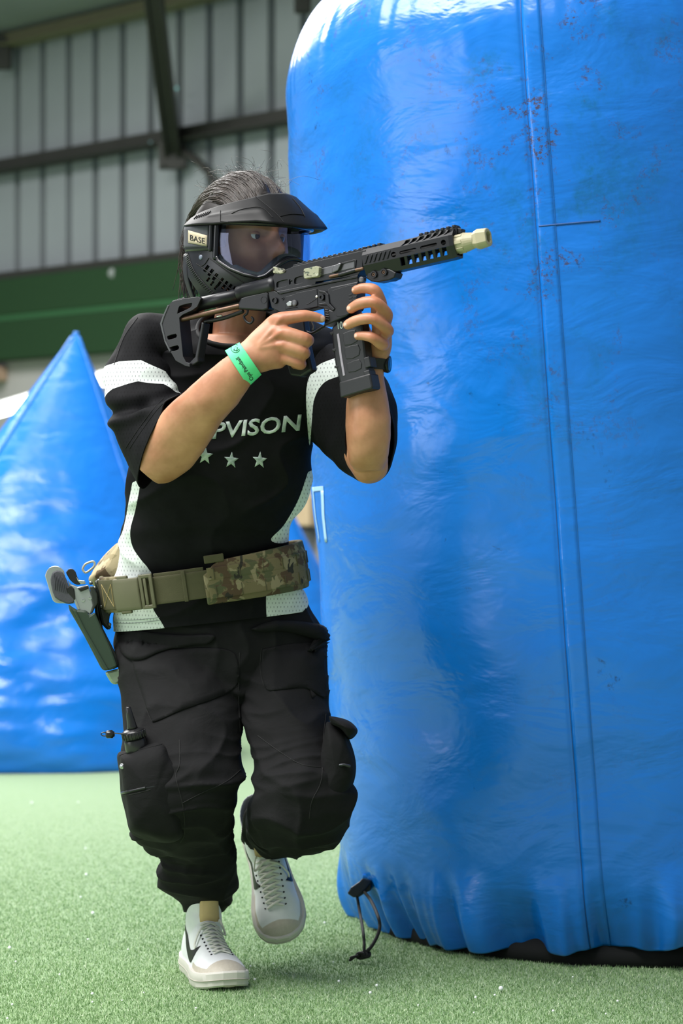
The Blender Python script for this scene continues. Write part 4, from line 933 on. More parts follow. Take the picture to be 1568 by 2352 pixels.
# visor
def vis_ext(t): return .004+.026*max(0, math.cos(t*.8))**1.2
vtop = lambda t: float(np.interp(abs(t), [0, D2(25), D2(45), D2(80), D2(115), D2(135)], [.098, .094, .084, .066, .048, .040]))
vlow = lambda t: float(np.interp(abs(t), [0, D2(40), D2(75), D2(110), D2(135)], [.030, .036, .030, .030, .030]))
def visor(name, off, thick, mat, t0, t1, parent):
    R = []
    for t in np.linspace(t0, t1, 150):
        e = vis_ext(t); zl, zt = vlow(t), vtop(t); row = []
        for q in np.linspace(0, 1, 22):
            z = zl+(zt-zl)*(q**.85); dome = math.sqrt(max(0, 1-(max(0, z+.004)/.125)**2)); r = (e+.006)*(1-q)**1.15+off
            ridge = .004*math.exp(-((abs(t)-D2(30)-q*.25)/.10)**2)*(1-q)+.003*math.exp(-((q-.42)/.08)**2)*(1 if abs(t) < D2(85) else 0)*math.exp(-((abs(t)-D2(55))/.5)**2)
            kk = dome*.68+.32 if z > 0 else 1
            row.append(HW((MBr*kk+r+ridge)*math.sin(t), (MA*kk+r+ridge)*math.cos(t), z))
        R.append(row)
    V, Fc = rings_mesh(R, False, False, False); o = mesh_obj(name, V, Fc, mat, parent, True); c, nn = arrs(o.data)
    if ((c-np.array(HC))*nn).sum(1).mean() < 0: o.data.flip_normals()
    m = o.modifiers.new('s', 'SOLIDIFY'); m.thickness = thick; m.offset = -1; return o
vis = visor('visor', .004, .004, M_vis, -D2(122), D2(122), mask); B_vis = bvh_of(vis)
M_line = M_vis
for L in ([(587, 452), (615, 474), (640, 497), (652, 512)], [(644, 497), (670, 492), (698, 494)], [(506, 484), (506, 512)], [(532, 490), (560, 480), (600, 477), (626, 500)], [(672, 456), (690, 478), (700, 498)]): drape_line('visor_crease', B_vis, L, .0007, M_line, vis, D=4.55)
for k in range(7): drape_line('visor_vent', B_vis, [(446+k*5.2, 503-k*1.8), (452+k*5.2, 496-k*1.8)], .0011, M_vis, vis, D=4.6, per=2)
# strap, buckle plate and woven label
M_strap = simple('strap_elastic', (62, 64, 70), .8, 0, .2, 200, .3, 900)
strap = mpatch('strap', -D2(100), -D2(260), lambda t: -.012, lambda t: .028, .006, M_strap, mask, 100, 6, .003)
plate = mpatch('buckle_plate', -D2(121), -D2(77), lambda t: -.020, lambda t: .034, .007, M_shell, mask, 20, 8, .006)
lab = mpatch('strap_label', -D2(118), -D2(83), lambda t: -.014, lambda t: .027, .0095, M_strap, mask, 20, 8, .003); B_lab = bvh_of(lab)
drape_poly('label_patch', B_lab, [(433, 529), (476, 541), (475, 566), (433, 558)], simple('label_tan', (176, 164, 140), .8), lab, rnd=0, off=.0003, thick=.0008, cuts=2, D=4.6)
TV, TF = text_mesh('BASE', .0)
drape_mesh('label_text', B_lab, [(438+u*33, (552+u*8.5)-v*13) for u, v in TV], TF, M_dark, lab, off=.0014, thick=.0004, cuts=1, D=4.6, label='dark BASE lettering')
mesh_obj('buckle_bar', *tube([MS(-D2(80), u, .009) for u in np.linspace(-.018, .032, 8)], .0045, 8), M_shell, mask, True)
mpatch('far_buckle_plate', D2(77), D2(121), lambda t: -.020, lambda t: .034, .007, M_shell, mask, 20, 8, .006)
# vents, snap, ribs, ear guard
def slot(x, y, w, h, a): 
    ca, sa = math.cos(a), math.sin(a); return [(x+ca*i*w-sa*j*h, y+sa*i*w+ca*j*h) for i, j in ((-.5, -.5), (.5, -.5), (.5, .5), (-.5, .5))]
vcut = []
for x, y, w, h in ((474, 617, 7, 17), (484, 626, 7, 18), (494, 636, 7, 18), (506, 648, 6, 22), (516, 655, 6, 22), (526, 661, 6, 20), (536, 666, 6, 18), (546, 671, 5, 15), (496, 660, 5, 12), (487, 651, 5, 12), (478, 642, 5, 11)):
    hs = [ray_hit(B_sh, *q) for q in slot(x, y, w, h, .62)]; na_ = sum((q[1] for q in hs), Vector()).normalized()
    vcut.append(recalc([q[0]-na_*.02 for q in hs]+[q[0]+na_*.02 for q in hs], [[0, 1, 2, 3], [4, 5, 6, 7]]+[[i, (i+1) % 4, 4+(i+1) % 4, 4+i] for i in range(4)]))
    drape_poly('vent_lining', B_sh, slot(x, y, w+3, h+3, .62), M_foam, shell, rnd=0, off=-.0095, thick=.001, cuts=1, D=4.55)
boolcut(shell, vcut)
for k in range(26):
    t = k/25; x = 424+8*t+52*t*t; y = 578+98*t; drape_line('rear_rib', B_sh, [(x, y), (x+6, y-4.5)], .0010, M_shell, shell, per=2, D=4.62)
for L in ([(432, 582), (446, 622), (470, 652), (500, 684)], [(461, 612), (471, 606), (480, 592)], [(480, 592), (520, 622), (560, 648), (590, 660)], [(452, 606), (500, 640), (540, 672)]): drape_line('shell_crease', B_sh, L, .0009, M_line, shell, D=4.6)
h, hn = ray_hit(B_sh, 461, 591); mesh_obj('snap', *lathe(h-hn*.001, hn, [(0, .0055), (.002, .005), (.003, .003), (.0032, .0003)], 16), M_shl, mask, True)
for sd in (-1, 1): mpatch('ear_guard', sd*D2(116), sd*D2(136), lambda t: -.122, lambda t: -.024, .0052, M_shell, mask, 12, 14, .004)
# ================================================================ carbine
GA, GB = P(400, 712, 4.62), P(1125, 545, 4.30); gx = (GB-GA).normalized(); gz = (Vector((0, 0, 1))-gx*gx.z).normalized(); gv = gx.cross(gz).normalized()
if gv.y > 0: gv = -gv
def GL(u, v, w): return GA+gx*u+gv*v+gz*w
def GP(px, py, v=0.0):
    o = Vector((0, 0, H)); d = P(px, py, 1.0)-o; t = ((GA+gv*v)-o).dot(gv)/d.dot(gv); q = o+d*t-GA; return q.dot(gx), q.dot(gz)
cA = lambda X, Y: (340+X/5.227, 620+Y/5.227)
cB = lambda X, Y: (600+X/6.031, 560+Y/6.031)
cC = lambda X, Y: (820+X/4.752, 500+Y/4.752)
cD = lambda X, Y: (740+X/7.84, 640+Y/7.84)
def prism(uw, v0, v1):
    n = len(uw); V = [GL(u, v0, w) for u, w in uw]+[GL(u, v1, w) for u, w in uw]
    return recalc(V, [list(range(n)), list(range(n, 2*n))]+[[i, (i+1) % n, n+(i+1) % n, n+i] for i in range(n)])
def gext(name, conv, pts, v0, v1, mat, parent, bevel=.0012, rnd=0, label=None):
    q = [conv(*p) for p in pts]
    if rnd: q = [tuple(p) for p in smooth_poly(q, rnd)]
    return mesh_obj(name, *prism([GP(x, y, v1) for x, y in q], v0, v1), mat, parent, False, bevel=bevel, label=label)
M_al = simple('black_anodised', (17, 18, 23), .38, .25, .08, 50, .05, 500); M_poly = simple('black_polymer', (20, 21, 26), .45, 0, .1, 60, .15, 700); M_steel2 = simple('worn_steel', (92, 92, 94), .35, .8, .2, 60)
M_tanp = simple('tan_polymer', (168, 160, 132), .5, 0, .06, 40, .1, 500); M_rust = simple('bare_bronze_rod', (92, 70, 56), .4, .6, .4, 60); M_blk = simple('deep_black', (10, 10, 12), .5, bump=0)
def m_camo(name, cols, sc):
    s = NT(name); v = s.coord(); c = lin(cols[0])
    for i, (col, th) in enumerate(zip(cols[1:], (.54, .56, .60, .63))):
        mp = s.coord((sc*(1+.2*i), sc, sc*(1.5-.1*i))); ad = s.add('ShaderNodeVectorMath', operation='ADD'); s.l.new(mp, ad.inputs[0]); ad.inputs[1].default_value = (i*7.1, i*3.3, i*5.7)
        c = s.mix(s.ramp(s.noise(1.0, 3, .5, ad.outputs[0], .4), [(th-.01, 0.0), (th+.01, 1.0)]), c, lin(col))
    s.P(Base_Color=c, Roughness=.85); s.bump(s.noise(700, 2, .5, v), .3, .0006); return s.m
M_gcamo = m_camo('camo_paint', [(150, 150, 128), (84, 92, 80), (64, 62, 54), (176, 176, 158)], 60)
gun = empty('carbine', GL(.3, 0, -.1), 'black short carbine with tan muzzle held to the shoulder by the player', 'gun')
upper = gext('upper_receiver', cB, [(80, 540), (130, 505), (175, 425), (440, 315), (1440, 85), (1450, 160), (1400, 215), (1400, 340), (1335, 435), (755, 525), (745, 565), (255, 680), (190, 650), (135, 610), (85, 600)], -.016, .016, M_al, gun, .002)
gext('receiver_ridge', cB, [(200, 660), (745, 555), (1335, 428), (1335, 470), (760, 585), (255, 700)], -.0175, .0175, M_al, upper, .0012)
rcut = []
for pl in ([(210, 545), (240, 520), (350, 495), (366, 510), (362, 560), (340, 585), (230, 612), (210, 590)], [(456, 500), (475, 470), (560, 445), (590, 455), (575, 520), (545, 545), (475, 562), (456, 545)], [(385, 500), (400, 492), (400, 515), (425, 508), (425, 530), (405, 540), (405, 560), (385, 562)]):
    rcut.append(prism([GP(*q, .016) for q in smooth_poly([cB(*p_) for p_ in pl], 3)], .0125, .02))
boolcut(upper, rcut)
gext('ejection_port', cB, [(815, 345), (1010, 295), (1290, 225), (1285, 330), (1080, 380), (800, 445)], .014, .0166, M_steel2, upper, .0006)
gext('port_lip', cB, [(1105, 262), (1285, 216), (1312, 222), (1300, 340), (1282, 342), (1290, 240), (1110, 285)], .015, .0178, M_al, upper, .0006)
gext('bolt_handle', cB, [(975, 350), (1000, 300), (1080, 262), (1105, 275), (1060, 370), (990, 400), (970, 395)], .015, .0225, M_steel2, upper, .0014)
gext('forward_assist', cB, [(583, 370), (590, 345), (760, 305), (800, 325), (790, 430), (770, 455), (595, 482), (585, 470)], .012, .0265, M_gcamo, upper, .003)
gext('charging_handle', cB, [(152, 330), (165, 315), (215, 330), (240, 375), (325, 355), (338, 370), (320, 400), (250, 418), (160, 405)], -.014, .018, M_gcamo, gun, .0015)
def gtube(name, pts, r, mat, parent, v, per=4): return mesh_obj(name, *tube([GL(*(lambda q: (q[0], v, q[1]))(GP(x, y, v))) for x, y in (cr(pts, per) if len(pts) > 2 else pts)], r, 8), mat, parent, True)
gtube('dust_cover_rod', [cB(955, 455), cB(1080, 428)], .0032, M_rust, upper, .0185); gtube('dust_cover', [cB(1085, 430), cB(1300, 368)], .0040, M_al, upper, .0180); gtube('hinge_pin', [cB(1305, 365), cB(1400, 345)], .0032, M_rust, upper, .0185)
# top rail
rail = gext('top_rail', cB, [(432, 325), (440, 292), (1440, 52), (1455, 90)], -.0105, .0105, M_al, gun, .0006)
def tooth(px, py, w, h, parent):
    u, w0 = GP(px, py, .0105); ul = w*4.4/F; V = [GL(u+a*ul, b, w0+c) for a in (-.5, .5) for b in (-.0105, .0105) for c in (-.001, h*4.4/F)]
    return mesh_obj('rail_tooth', *recalc(V, [[0, 1, 3, 2], [4, 6, 7, 5], [0, 4, 5, 1], [2, 3, 7, 6], [0, 2, 6, 4], [1, 5, 7, 3]]), M_al, parent, bevel=.0006)
for k in range(14): t = k/13; x, y = cB(515+t*915, 283-t*216); tooth(x, y, 6.5, 4.2, rail)
# lower receiver
lower = gext('lower_receiver', cB, [(80, 600), (190, 655), (255, 690), (780, 580), (1340, 462), (1348, 560), (1300, 900), (1180, 1005), (1030, 1075), (866, 1145), (872, 1060), (862, 895), (792, 878), (600, 925), (300, 965), (140, 890), (110, 770)], -.0145, .0145, M_al, gun, .0015)
gext('magwell', cB, [(905, 640), (960, 600), (1338, 520), (1300, 900), (1180, 1000), (866, 1142), (874, 890), (985, 925), (1012, 900), (935, 815)], -.0175, .0172, M_al, lower, .002)
gext('magwell_panel', cB, [(965, 660), (1000, 640), (1320, 575), (1285, 890), (1170, 985), (1035, 1000), (1045, 900), (960, 800)], .0165, .0180, M_al, lower, .0008, 3)
gext('receiver_plate', cB, [(335, 730), (455, 700), (480, 680), (770, 622), (782, 870), (510, 920), (500, 880), (330, 910)], .0135, .0155, M_al, lower, .0008)
def gdisc(name, X, Y, conv, r, v0, v1, mat, parent, hole=0, n=18):
    u, w = GP(*conv(X, Y), v1); prof = [(0, r), (v1-v0, r*.95)]+([(v1-v0, hole), (v1-v0-.0025, hole*.9), (v1-v0-.0026, .0002)] if hole else [(v1-v0+.0006, r*.6), (v1-v0+.0007, .0002)])
    return mesh_obj(name, *lathe(GL(u, v0, w), gv, prof, n), mat, parent, False)
gdisc('takedown_pin', 175, 785, cB, .0062, .012, .0185, M_al, lower, .0042); gdisc('pivot_pin', 1382, 495, cB, .0056, .010, .0195, M_steel2, lower)
gdisc('bolt_catch', 825, 740, cB, .0058, .013, .0215, M_al, lower, .003); gdisc('screw', 290, 760, cB, .0028, .013, .0162, M_al, lower, .0014); gdisc('selector', 452, 820, cB, .0062, .013, .0185, M_steel2, lower); gdisc('bright_pin', 763, 731, cB, .0022, .013, .0164, simple('bright_pin', (236, 236, 232), .3, .3), lower)
gext('selector_lever', cB, [(340, 825), (385, 790), (420, 800), (415, 860), (360, 868)], .016, .021, simple('lever_grey', (150, 156, 156), .4, .5), lower, .0012)
gext('magazine_fence', cB, [(790, 640), (880, 655), (930, 700), (945, 830), (1015, 900), (990, 935), (900, 850), (790, 850), (790, 825), (880, 810), (880, 690), (790, 670)], .015, .0195, M_al, lower, .0012)
for k in range(5): gtube('grip_groove', [cB(885+k*3, 915+k*32), cB(925+k*3, 920+k*32)], .0012, M_al, lower, .0175, 2)
for r_ in range(3):
    for q in range(2): gext('magwell_groove', cB, [(1210+q*62, 700+r_*45-q*14), (1255+q*62, 690+r_*45-q*14), (1255+q*62, 712+r_*45-q*14), (1210+q*62, 722+r_*45-q*14)], .0175, .0187, M_al, lower, .0003)
gtube('engraved_lever_mark', [cB(630, 835), cB(655, 830), cB(755, 765)], .0008, M_al, lower, .0156)
# pistol grip, trigger and guard
gext('pistol_grip', lambda x, y: (x, y), [(636, 712), (700, 706), (696, 735), (702, 790), (716, 850), (690, 866), (664, 862), (648, 800), (640, 750)], -.014, .010, M_poly, gun, .004)
gtube('trigger_guard', [cB(560, 1060), cB(575, 1150), cB(610, 1205), cB(700, 1235), cB(790, 1190), cB(868, 1140)], .0028, M_al, gun, 0)
gtube('trigger', [cB(690, 1000), cB(700, 1080), cB(725, 1150), cB(715, 1190)], .0026, M_steel2, gun, 0)
# magazine
mag = gext('magazine', cD, [(160, 870), (280, 772), (480, 690), (700, 600), (760, 1150), (790, 1440), (850, 1840), (885, 1950), (330, 2130), (300, 1860), (222, 1560), (182, 1250), (156, 985)], -.0170, .0120, M_poly, gun, .0045)
gext('floor_plate', cD, [(292, 1862), (855, 1700), (905, 1960), (880, 1985), (330, 2150), (316, 2120)], -.0195, .0145, M_poly, mag, .003)
for k, (x, y) in enumerate(((140, 985), (184, 1290), (228, 1590))): gext('spine_nub', cD, [(x-18, y-20), (x+45, y-35), (x+60, y+10), (x, y+28)], -.013, .0128, M_poly, mag, .001)
gext('round_window', cD, [(258, 1000), (290, 984), (312, 1090), (352, 1400), (408, 1740), (370, 1756), (310, 1400), (272, 1120)], .0105, .0130, simple('smoked_window', (142, 136, 146), .25, 0, .3, 80), mag, .0006)
for pl in ([(370, 985), (590, 920), (625, 1130), (395, 1200)], [(400, 1245), (640, 1180), (660, 1380), (425, 1450)], [(440, 1530), (660, 1450), (700, 1620), (465, 1690)]): gext('grip_panel', cD, pl, .011, .0131, M_poly, mag, .0018, 2)
for y in (1400, 1640): gext('front_panel', cD, [(735, y+30), (840, y-5), (875, y+180), (770, y+215)], -.012, .0128, M_poly, mag, .0015)
def gprint(name, txt, x0, y0, dx, dy, hx, hy, v, mat, parent):
    TV, TF = text_mesh(txt); V = []
    for u, q in TV: U, W_ = GP(x0+dx*u+hx*q, y0+dy*u+hy*q, v); V.append(GL(U, v, W_))
    return mesh_obj(name, V, TF, mat, parent, solid=.0003)
M_pale = simple('pale_mark', (150, 168, 160), .6, bump=0)
gprint('magazine_mark', '10', *cD(285, 915), 11, -2, -1.5, -17, .0126, M_pale, mag)
# handguard: hollow octagon with real slots
u0, _ = GP(*cC(55, 450), .021); u1, _ = GP(*cC(1040, 230), .021)
OCT = [(.021, -.003), (.021, .0163), (.0115, .0285), (-.0115, .0285), (-.021, .0163), (-.021, -.003), (-.012, -.0245), (.012, -.0245)]
def octr(u, k): return [GL(u, v*k, .002+(w-.002)*k) for v, w in OCT]
V, Fc = rings_mesh([octr(u0, 1), octr(u1-.008, 1), octr(u1, .97), octr(u1, .84), octr(u0+.05, .84)]); V, Fc = recalc(V, Fc)
hg = mesh_obj('handguard', V, Fc, M_al, gun)
cut = []
def cutp(pts, v0=-.03, v1=.03, ref=.021, rnd=0):
    q = [cC(*p) for p in pts]; q = [tuple(p) for p in smooth_poly(q, rnd)] if rnd else q
    cut.append(prism([GP(x, y, ref) for x, y in q], v0, v1))
for X, Y in ((397, 402), (940, 270)): cutp([(X+28*math.cos(a), Y+30*math.sin(a)) for a in np.linspace(0, 2*math.pi, 14, endpoint=False)])
cutp([(462, 372), (480, 362), (630, 328), (645, 335), (640, 356), (620, 364), (475, 400), (462, 392)]); cutp([(688, 318), (705, 308), (858, 272), (872, 282), (866, 302), (848, 308), (702, 345), (688, 336)])
for k in range(7): X = 497+k*76.5; Y = 478-k*18.5; cutp([(X-24, Y-38), (X+24, Y-50), (X+24, Y+38), (X-24, Y+48)], ref=.017)
for k in range(7): X = 548+k*77; Y = 275-k*20.5; cutp([(X-26, Y-28), (X+24, Y-42), (X+26, Y-8), (X-40, Y+34), (X-66, Y+42), (X-36, Y+8)], ref=.016)
V, Fc = join(*cut); cu_ = mesh_obj('cutter', V, Fc, None)
m = hg.modifiers.new('b', 'BOOLEAN'); m.operation = 'DIFFERENCE'; m.object = cu_; m.solver = 'EXACT'; m.use_self = True
apply_mods(hg); bpy.data.objects.remove(cu_); hg.data.materials.clear(); hg.data.materials.append(M_al); hg.modifiers.new('bv', 'BEVEL').width = .0006; hg.modifiers['bv'].limit_method = 'ANGLE'
for k, (X, Y) in enumerate(((70, 338), (122, 328), (178, 313), (235, 298), (690, 190), (750, 175), (810, 160), (868, 146), (925, 131), (985, 116), (1050, 100))): x, y = cC(X, Y); tooth(x, y, 7.5, 4.5, hg)
gext('rail_spine', cC, [(60, 370), (70, 345), (300, 300), (640, 215), (680, 190), (1050, 105), (1085, 90), (1090, 150), (1080, 190), (700, 270), (300, 345)], -.0085, .0085, M_al, hg, .0008)
gext('front_sight_end', cC, [(1085, 110), (1140, 120), (1138, 165), (1090, 175)], -.010, .006, M_al, hg, .001)
for k in range(6): X = 75+k*48; Y = 470-k*11; gext('serration', cC, [(X, Y+35), (X+26, Y-55), (X+44, Y-60), (X+16, Y+30)], .019, .0228, M_al, hg, .0008)
gext('clamp_lug', cC, [(95, 660), (110, 600), (200, 570), (340, 555), (385, 575), (425, 600), (405, 655), (345, 682), (290, 690), (215, 705), (150, 695)], -.014, .015, M_al, hg, .002)
for X, Y in ((175, 620), (285, 595)): gdisc('clamp_screw', X, Y, cC, .0072, .012, .0185, M_al, hg, .0042, 8); gdisc('clamp_screw_core', X+2, Y, cC, .0032, .013, .0175, M_rust, hg, .0014, 8)
# barrel and tan muzzle device
um = GP(1127, 545, 0)[0]
mesh_obj('barrel', *lathe(GL(u0, 0, .003), gx, [(0, .0075), (u1-u0+.01, .0075)], 20), M_blk, gun, True)
un = u1+.002
nut = mesh_obj('muzzle_nut', *lathe(GL(un, 0, .001), gx, [(-.01, .0165), (.014, .0175), (.018, .0165), (.026, .0150), (.032, .0138)], 24, xref=gz), M_tanp, gun, False, bevel=.0005, label='tan muzzle nut')
for k in range(8): a = k*math.pi/4; c0 = GL(un+.006, .0172*math.cos(a), .001+.0172*math.sin(a)); mesh_obj('nut_lug', *beam(c0-gx*.008, c0+gx*.006, .006, .0024, up=(gv*math.cos(a)+gz*math.sin(a))), M_tanp, nut, bevel=.0006)
L = um-un-.004
fh = [[GL(un+d, r*(1 if abs(math.cos(a)) < .86 else .86/abs(math.cos(a)))*math.cos(a)*sq, r*math.sin(a)+.001) for a in np.linspace(0, 2*math.pi, 36, endpoint=False)] for d, r, sq in ((.028, .0125, 1), (.034, .0162, 1), (.040, .0185, 1), (L-.006, .0170, 1), (L-.001, .0165, 1), (L, .0152, 1), (L, .0102, 1), (L-.03, .0092, 1))]
mesh_obj('flash_hider', *rings_mesh(fh), M_tanp, gun, False, bevel=.0006, label='tan muzzle tube with a round bore')
mesh_obj('bore', *lathe(GL(un+L-.031, 0, .001), gx, [(0, .0091), (.012, .0091), (.0121, .006), (.004, .0055), (.004, .0001)], 24), M_blk, gun, True)
# buffer tube, arm brace and guide rod
def gl_lathe(name, x0, y0, prof, mat, w=None, v=0.0, sm=True):
    u, ww = GP(x0, y0, v); return mesh_obj(name, *lathe(GL(u, v, ww if w is None else w), gx, prof, 24), mat, gun, sm)
uA = GP(*cA(560, 420), 0)[0]; uB = GP(*cA(1150, 290), 0)[0]; uC = GP(*cA(1430, 230), 0)[0]
mesh_obj('buffer_tube', *lathe(GL(uA, 0, .0), gx, [(0, .0128), (uB-uA+.002, .0128)], 28), M_al, gun, True)
mesh_obj('receiver_extension', *lathe(GL(uB-.012, 0, .002), gx, [(0, .0140), (.002, .0148), (.012, .0150), (.013, .0165), (uC-uB+.02, .0175), (uC-uB+.024, .019), (uC-uB+.036, .019), (uC-uB+.037, .012)], 28), M_al, gun, True)
gext('brace_guide_block', cA, [(1075, 410), (1110, 335), (1180, 310), (1420, 255), (1445, 290), (1440, 470), (1380, 490), (1080, 470)], -.013, .0135, M_al, gun, .003)
gdisc('sling_socket', 1385, 360, cA, .0072, .012, .0142, M_al, gun, .006)
gtube('guide_rod', [cA(400, 595), cA(1085, 435)], .0052, M_rust, gun, .010)
gtube('guide_rod', [cA(400, 595), cA(1085, 435)], .0052, M_rust, gun, -.012)
st = gext('brace_body', cA, [(150, 645), (180, 560), (240, 425), (290, 375), (420, 345), (600, 320), (635, 342), (590, 440), (530, 485), (410, 540), (375, 575), (385, 700), (420, 1040), (455, 1105), (500, 1122), (500, 1165), (440, 1150), (330, 1090), (255, 960), (200, 850)], -.019, .019, M_poly, gun, .003)
gext('brace_front_leg', cA, [(640, 620), (668, 640), (600, 1050), (602, 1100), (560, 1130), (500, 1165), (488, 1118), (560, 1045)], -.012, .012, M_poly, gun, .002)
gext('brace_top_tab', cA, [(272, 402), (290, 370), (432, 325), (446, 350), (400, 365), (290, 392)], -.012, .012, M_poly, st, .002)
bcut = []
for pl in ([(350, 525), (368, 450), (400, 425), (515, 398), (522, 415), (500, 455)], [(232, 795), (330, 768), (335, 812), (240, 838)], [(238, 940), (352, 905), (362, 955), (262, 980)]): bcut.append(prism([GP(*q, .019) for q in smooth_poly([cA(*p_) for p_ in pl], 2)], -.03, .03))
boolcut(st, bcut)
gext('butt_pad', cA, [(140, 645), (172, 555), (232, 420), (250, 425), (190, 570), (165, 650), (210, 850), (268, 970), (255, 985), (195, 865)], -.016, .0205, simple('rubber_pad', (70, 72, 76), .7), st, .001)
gtube('sling_loop', [cA(1195, 460), cA(1190, 520), cA(1150, 560), cA(1180, 620), cA(1230, 640), cA(1262, 600), cA(1245, 570)], .0022, M_al, gun, .0)
gtube('brace_strap_clip', [cA(830, 560), cA(880, 548)], .002, simple('clip_bright', (200, 200, 196), .3, .8), gun, .004); gtube('brace_strap', [cA(690, 620), cA(900, 580), cA(1130, 500)], .004, M_blk, gun, -.004)
# ================================================================ battle belt
BCT = (467, 1331, 4.852); bA = Vector((224*4.852/F, 0, 33*4.852/F)); bB = Vector((0, .128, .006)); bn = bA.cross(bB).normalized()
if bn.z < 0: bn = -bn
bC = P(*BCT)
def BS(ph, h, off=0.0):      # angle, height (px at the belt), offset outwards
    e = 2.15; c, s = math.cos(ph), math.sin(ph); q = (abs(c)**e+abs(s)**e)**(-1/e)
    nrm = Vector((c, s, 0)); return bC+bA*(c*q)+bB*(s*q)+nrm*off+bn*(h*4.852/F)
def bpatch(name, p0, p1, lo, hi, off, mat, parent, nt=60, nv=8, thick=.004, sag=0, label=None):
    lo_ = lo if callable(lo) else (lambda a: lo); hi_ = hi if callable(hi) else (lambda a: hi); R = []
    for i in range(nt+1):
        a = p0+(p1-p0)*i/nt; b, t = lo_(a), hi_(a); R.append([BS(a, b+(t-b)*j/nv, off+sag*math.sin(math.pi*j/nv)) for j in range(nv+1)])
    V, Fc = rings_mesh(R, False, False, False); o = mesh_obj(name, V, Fc, mat, parent, True, label=label); c, nn = arrs(o.data)
    if ((c-np.array(bC))*nn).sum(1).mean() < 0: o.data.flip_normals()
    m = o.modifiers.new('s', 'SOLIDIFY'); m.thickness = thick; m.offset = 1
    m = o.modifiers.new('b', 'BEVEL'); m.width = thick*.3; m.segments = 2; m.limit_method = 'ANGLE'; return o
def BX(px): return -math.acos(max(-1, min(1, (px-BCT[0])/224.0)))     # front angle of a picture column
M_camo = m_camo('camo_cloth', [(108, 98, 70), (78, 80, 54), (78, 60, 42), (134, 124, 96), (40, 38, 30)], 24)
M_olive = simple('olive_webbing', (74, 71, 47), .8, 0, .15, 60, .5, 700, .0008); M_oliv2 = simple('olive_plastic', (88, 86, 64), .5, 0, .08, 40)
belt = empty('battle_belt', bC, 'camouflage padded battle belt with olive webbing buckle around the player', 'belt')
pad = bpatch('pad', BX(478), D2(130), lambda a: -46-4*math.cos(a), lambda a: 44+12*math.cos(a)-26*math.exp(-((a-BX(478))/.10)**2), .000, M_camo, belt, 140, 14, .010, .004, label='camouflage padded sleeve')
bpatch('pad', BX(300), -D2(230), -40, 42, .000, M_camo, belt, 60, 10, .008)
for lo, hi in ((6, 34), (-36, -8)):
    row = bpatch('molle_strip', BX(486), D2(100), lo, hi, .0125, M_camo, belt, 120, 6, .0018)
    for k in range(12):
        a = BX(500)+k*.24; mesh_obj('bar_tack', *tube([BS(a, lo+1, .0150), BS(a, hi-1, .0150)], .0009, 6), M_olive, row, True)
bpatch('pull_tab', BX(484), BX(526), 44, 62, .006, M_olive, belt, 8, 4, .006)
strap2 = bpatch('webbing', -D2(176), BX(500), -32, 30, .006, M_olive, belt, 90, 10, .003, 0, label='olive webbing strap')
bpatch('webbing_tail', BX(372), BX(480), lambda a: 22, lambda a: 38, .004, M_olive, belt, 24, 4, .003); bpatch('webbing_keeper', BX(432), BX(440), -34, 36, .0095, M_olive, belt, 4, 6, .002)
bk = bpatch('buckle', BX(291), BX(345), -38, 34, .0105, M_oliv2, belt, 16, 8, .008, .002, label='olive plastic side-release buckle')
bpatch('buckle_latch', BX(300), BX(322), 28, 41, .0105, M_oliv2, bk, 6, 3, .007); bpatch('buckle_latch', BX(300), BX(322), -45, -33, .0105, M_oliv2, bk, 6, 3, .007)
for a0, a1, lo, hi in ((345, 352, -36, 36), (366, 373, -36, 38), (345, 373, 30, 39), (345, 373, -39, -30), (354, 360, -30, 30)): bpatch('buckle_frame', BX(a0), BX(a1), lo, hi, .0105, M_oliv2, bk, 6, 4, .007)
se = bpatch('stitched_end', -D2(172), BX(290), -34, 34, .0098, M_olive, belt, 20, 6, .002)
M_st = simple('tan_thread', (150, 132, 88), .8, bump=0)
for (x0, h0), (x1, h1) in (((258, 24), (258, -28)), ((282, 24), (282, -28)), ((258, 24), (282, -28)), ((258, -28), (282, 24))): mesh_obj('stitching', *tube([BS(BX(x0+(x1-x0)*t), h0+(h1-h0)*t, .0123) for t in (0, .33, .66, 1)], .0007, 6), M_st, se, True)
M_pch = m_camo('pouch_cloth', [(164, 150, 118), (140, 128, 96), (96, 78, 56), (176, 164, 134)], 22)
po = pouch('dump_pouch', [(280, 1240), (262, 1250), (246, 1266), (228, 1290), (212, 1316), (204, 1334), (226, 1350), (262, 1352), (284, 1330), (290, 1280)], 4.99, 4.86, .05, None, M_pch, 0, 4, .006, 3)
tag(po, 'tan folded dump pouch hanging behind the battle belt', 'pouch')
M_dr = simple('grey_ring', (168, 166, 146), .4, .2)
dr = [P(x, y, 4.845) for x, y in cr([(192, 1312), (190, 1306), (196, 1296), (210, 1290), (216, 1291), (217, 1298), (212, 1305), (198, 1315), (192, 1312)], 4)]; mesh_obj('ring', *tube(dr, .0022, 8, False), M_dr, po, True)
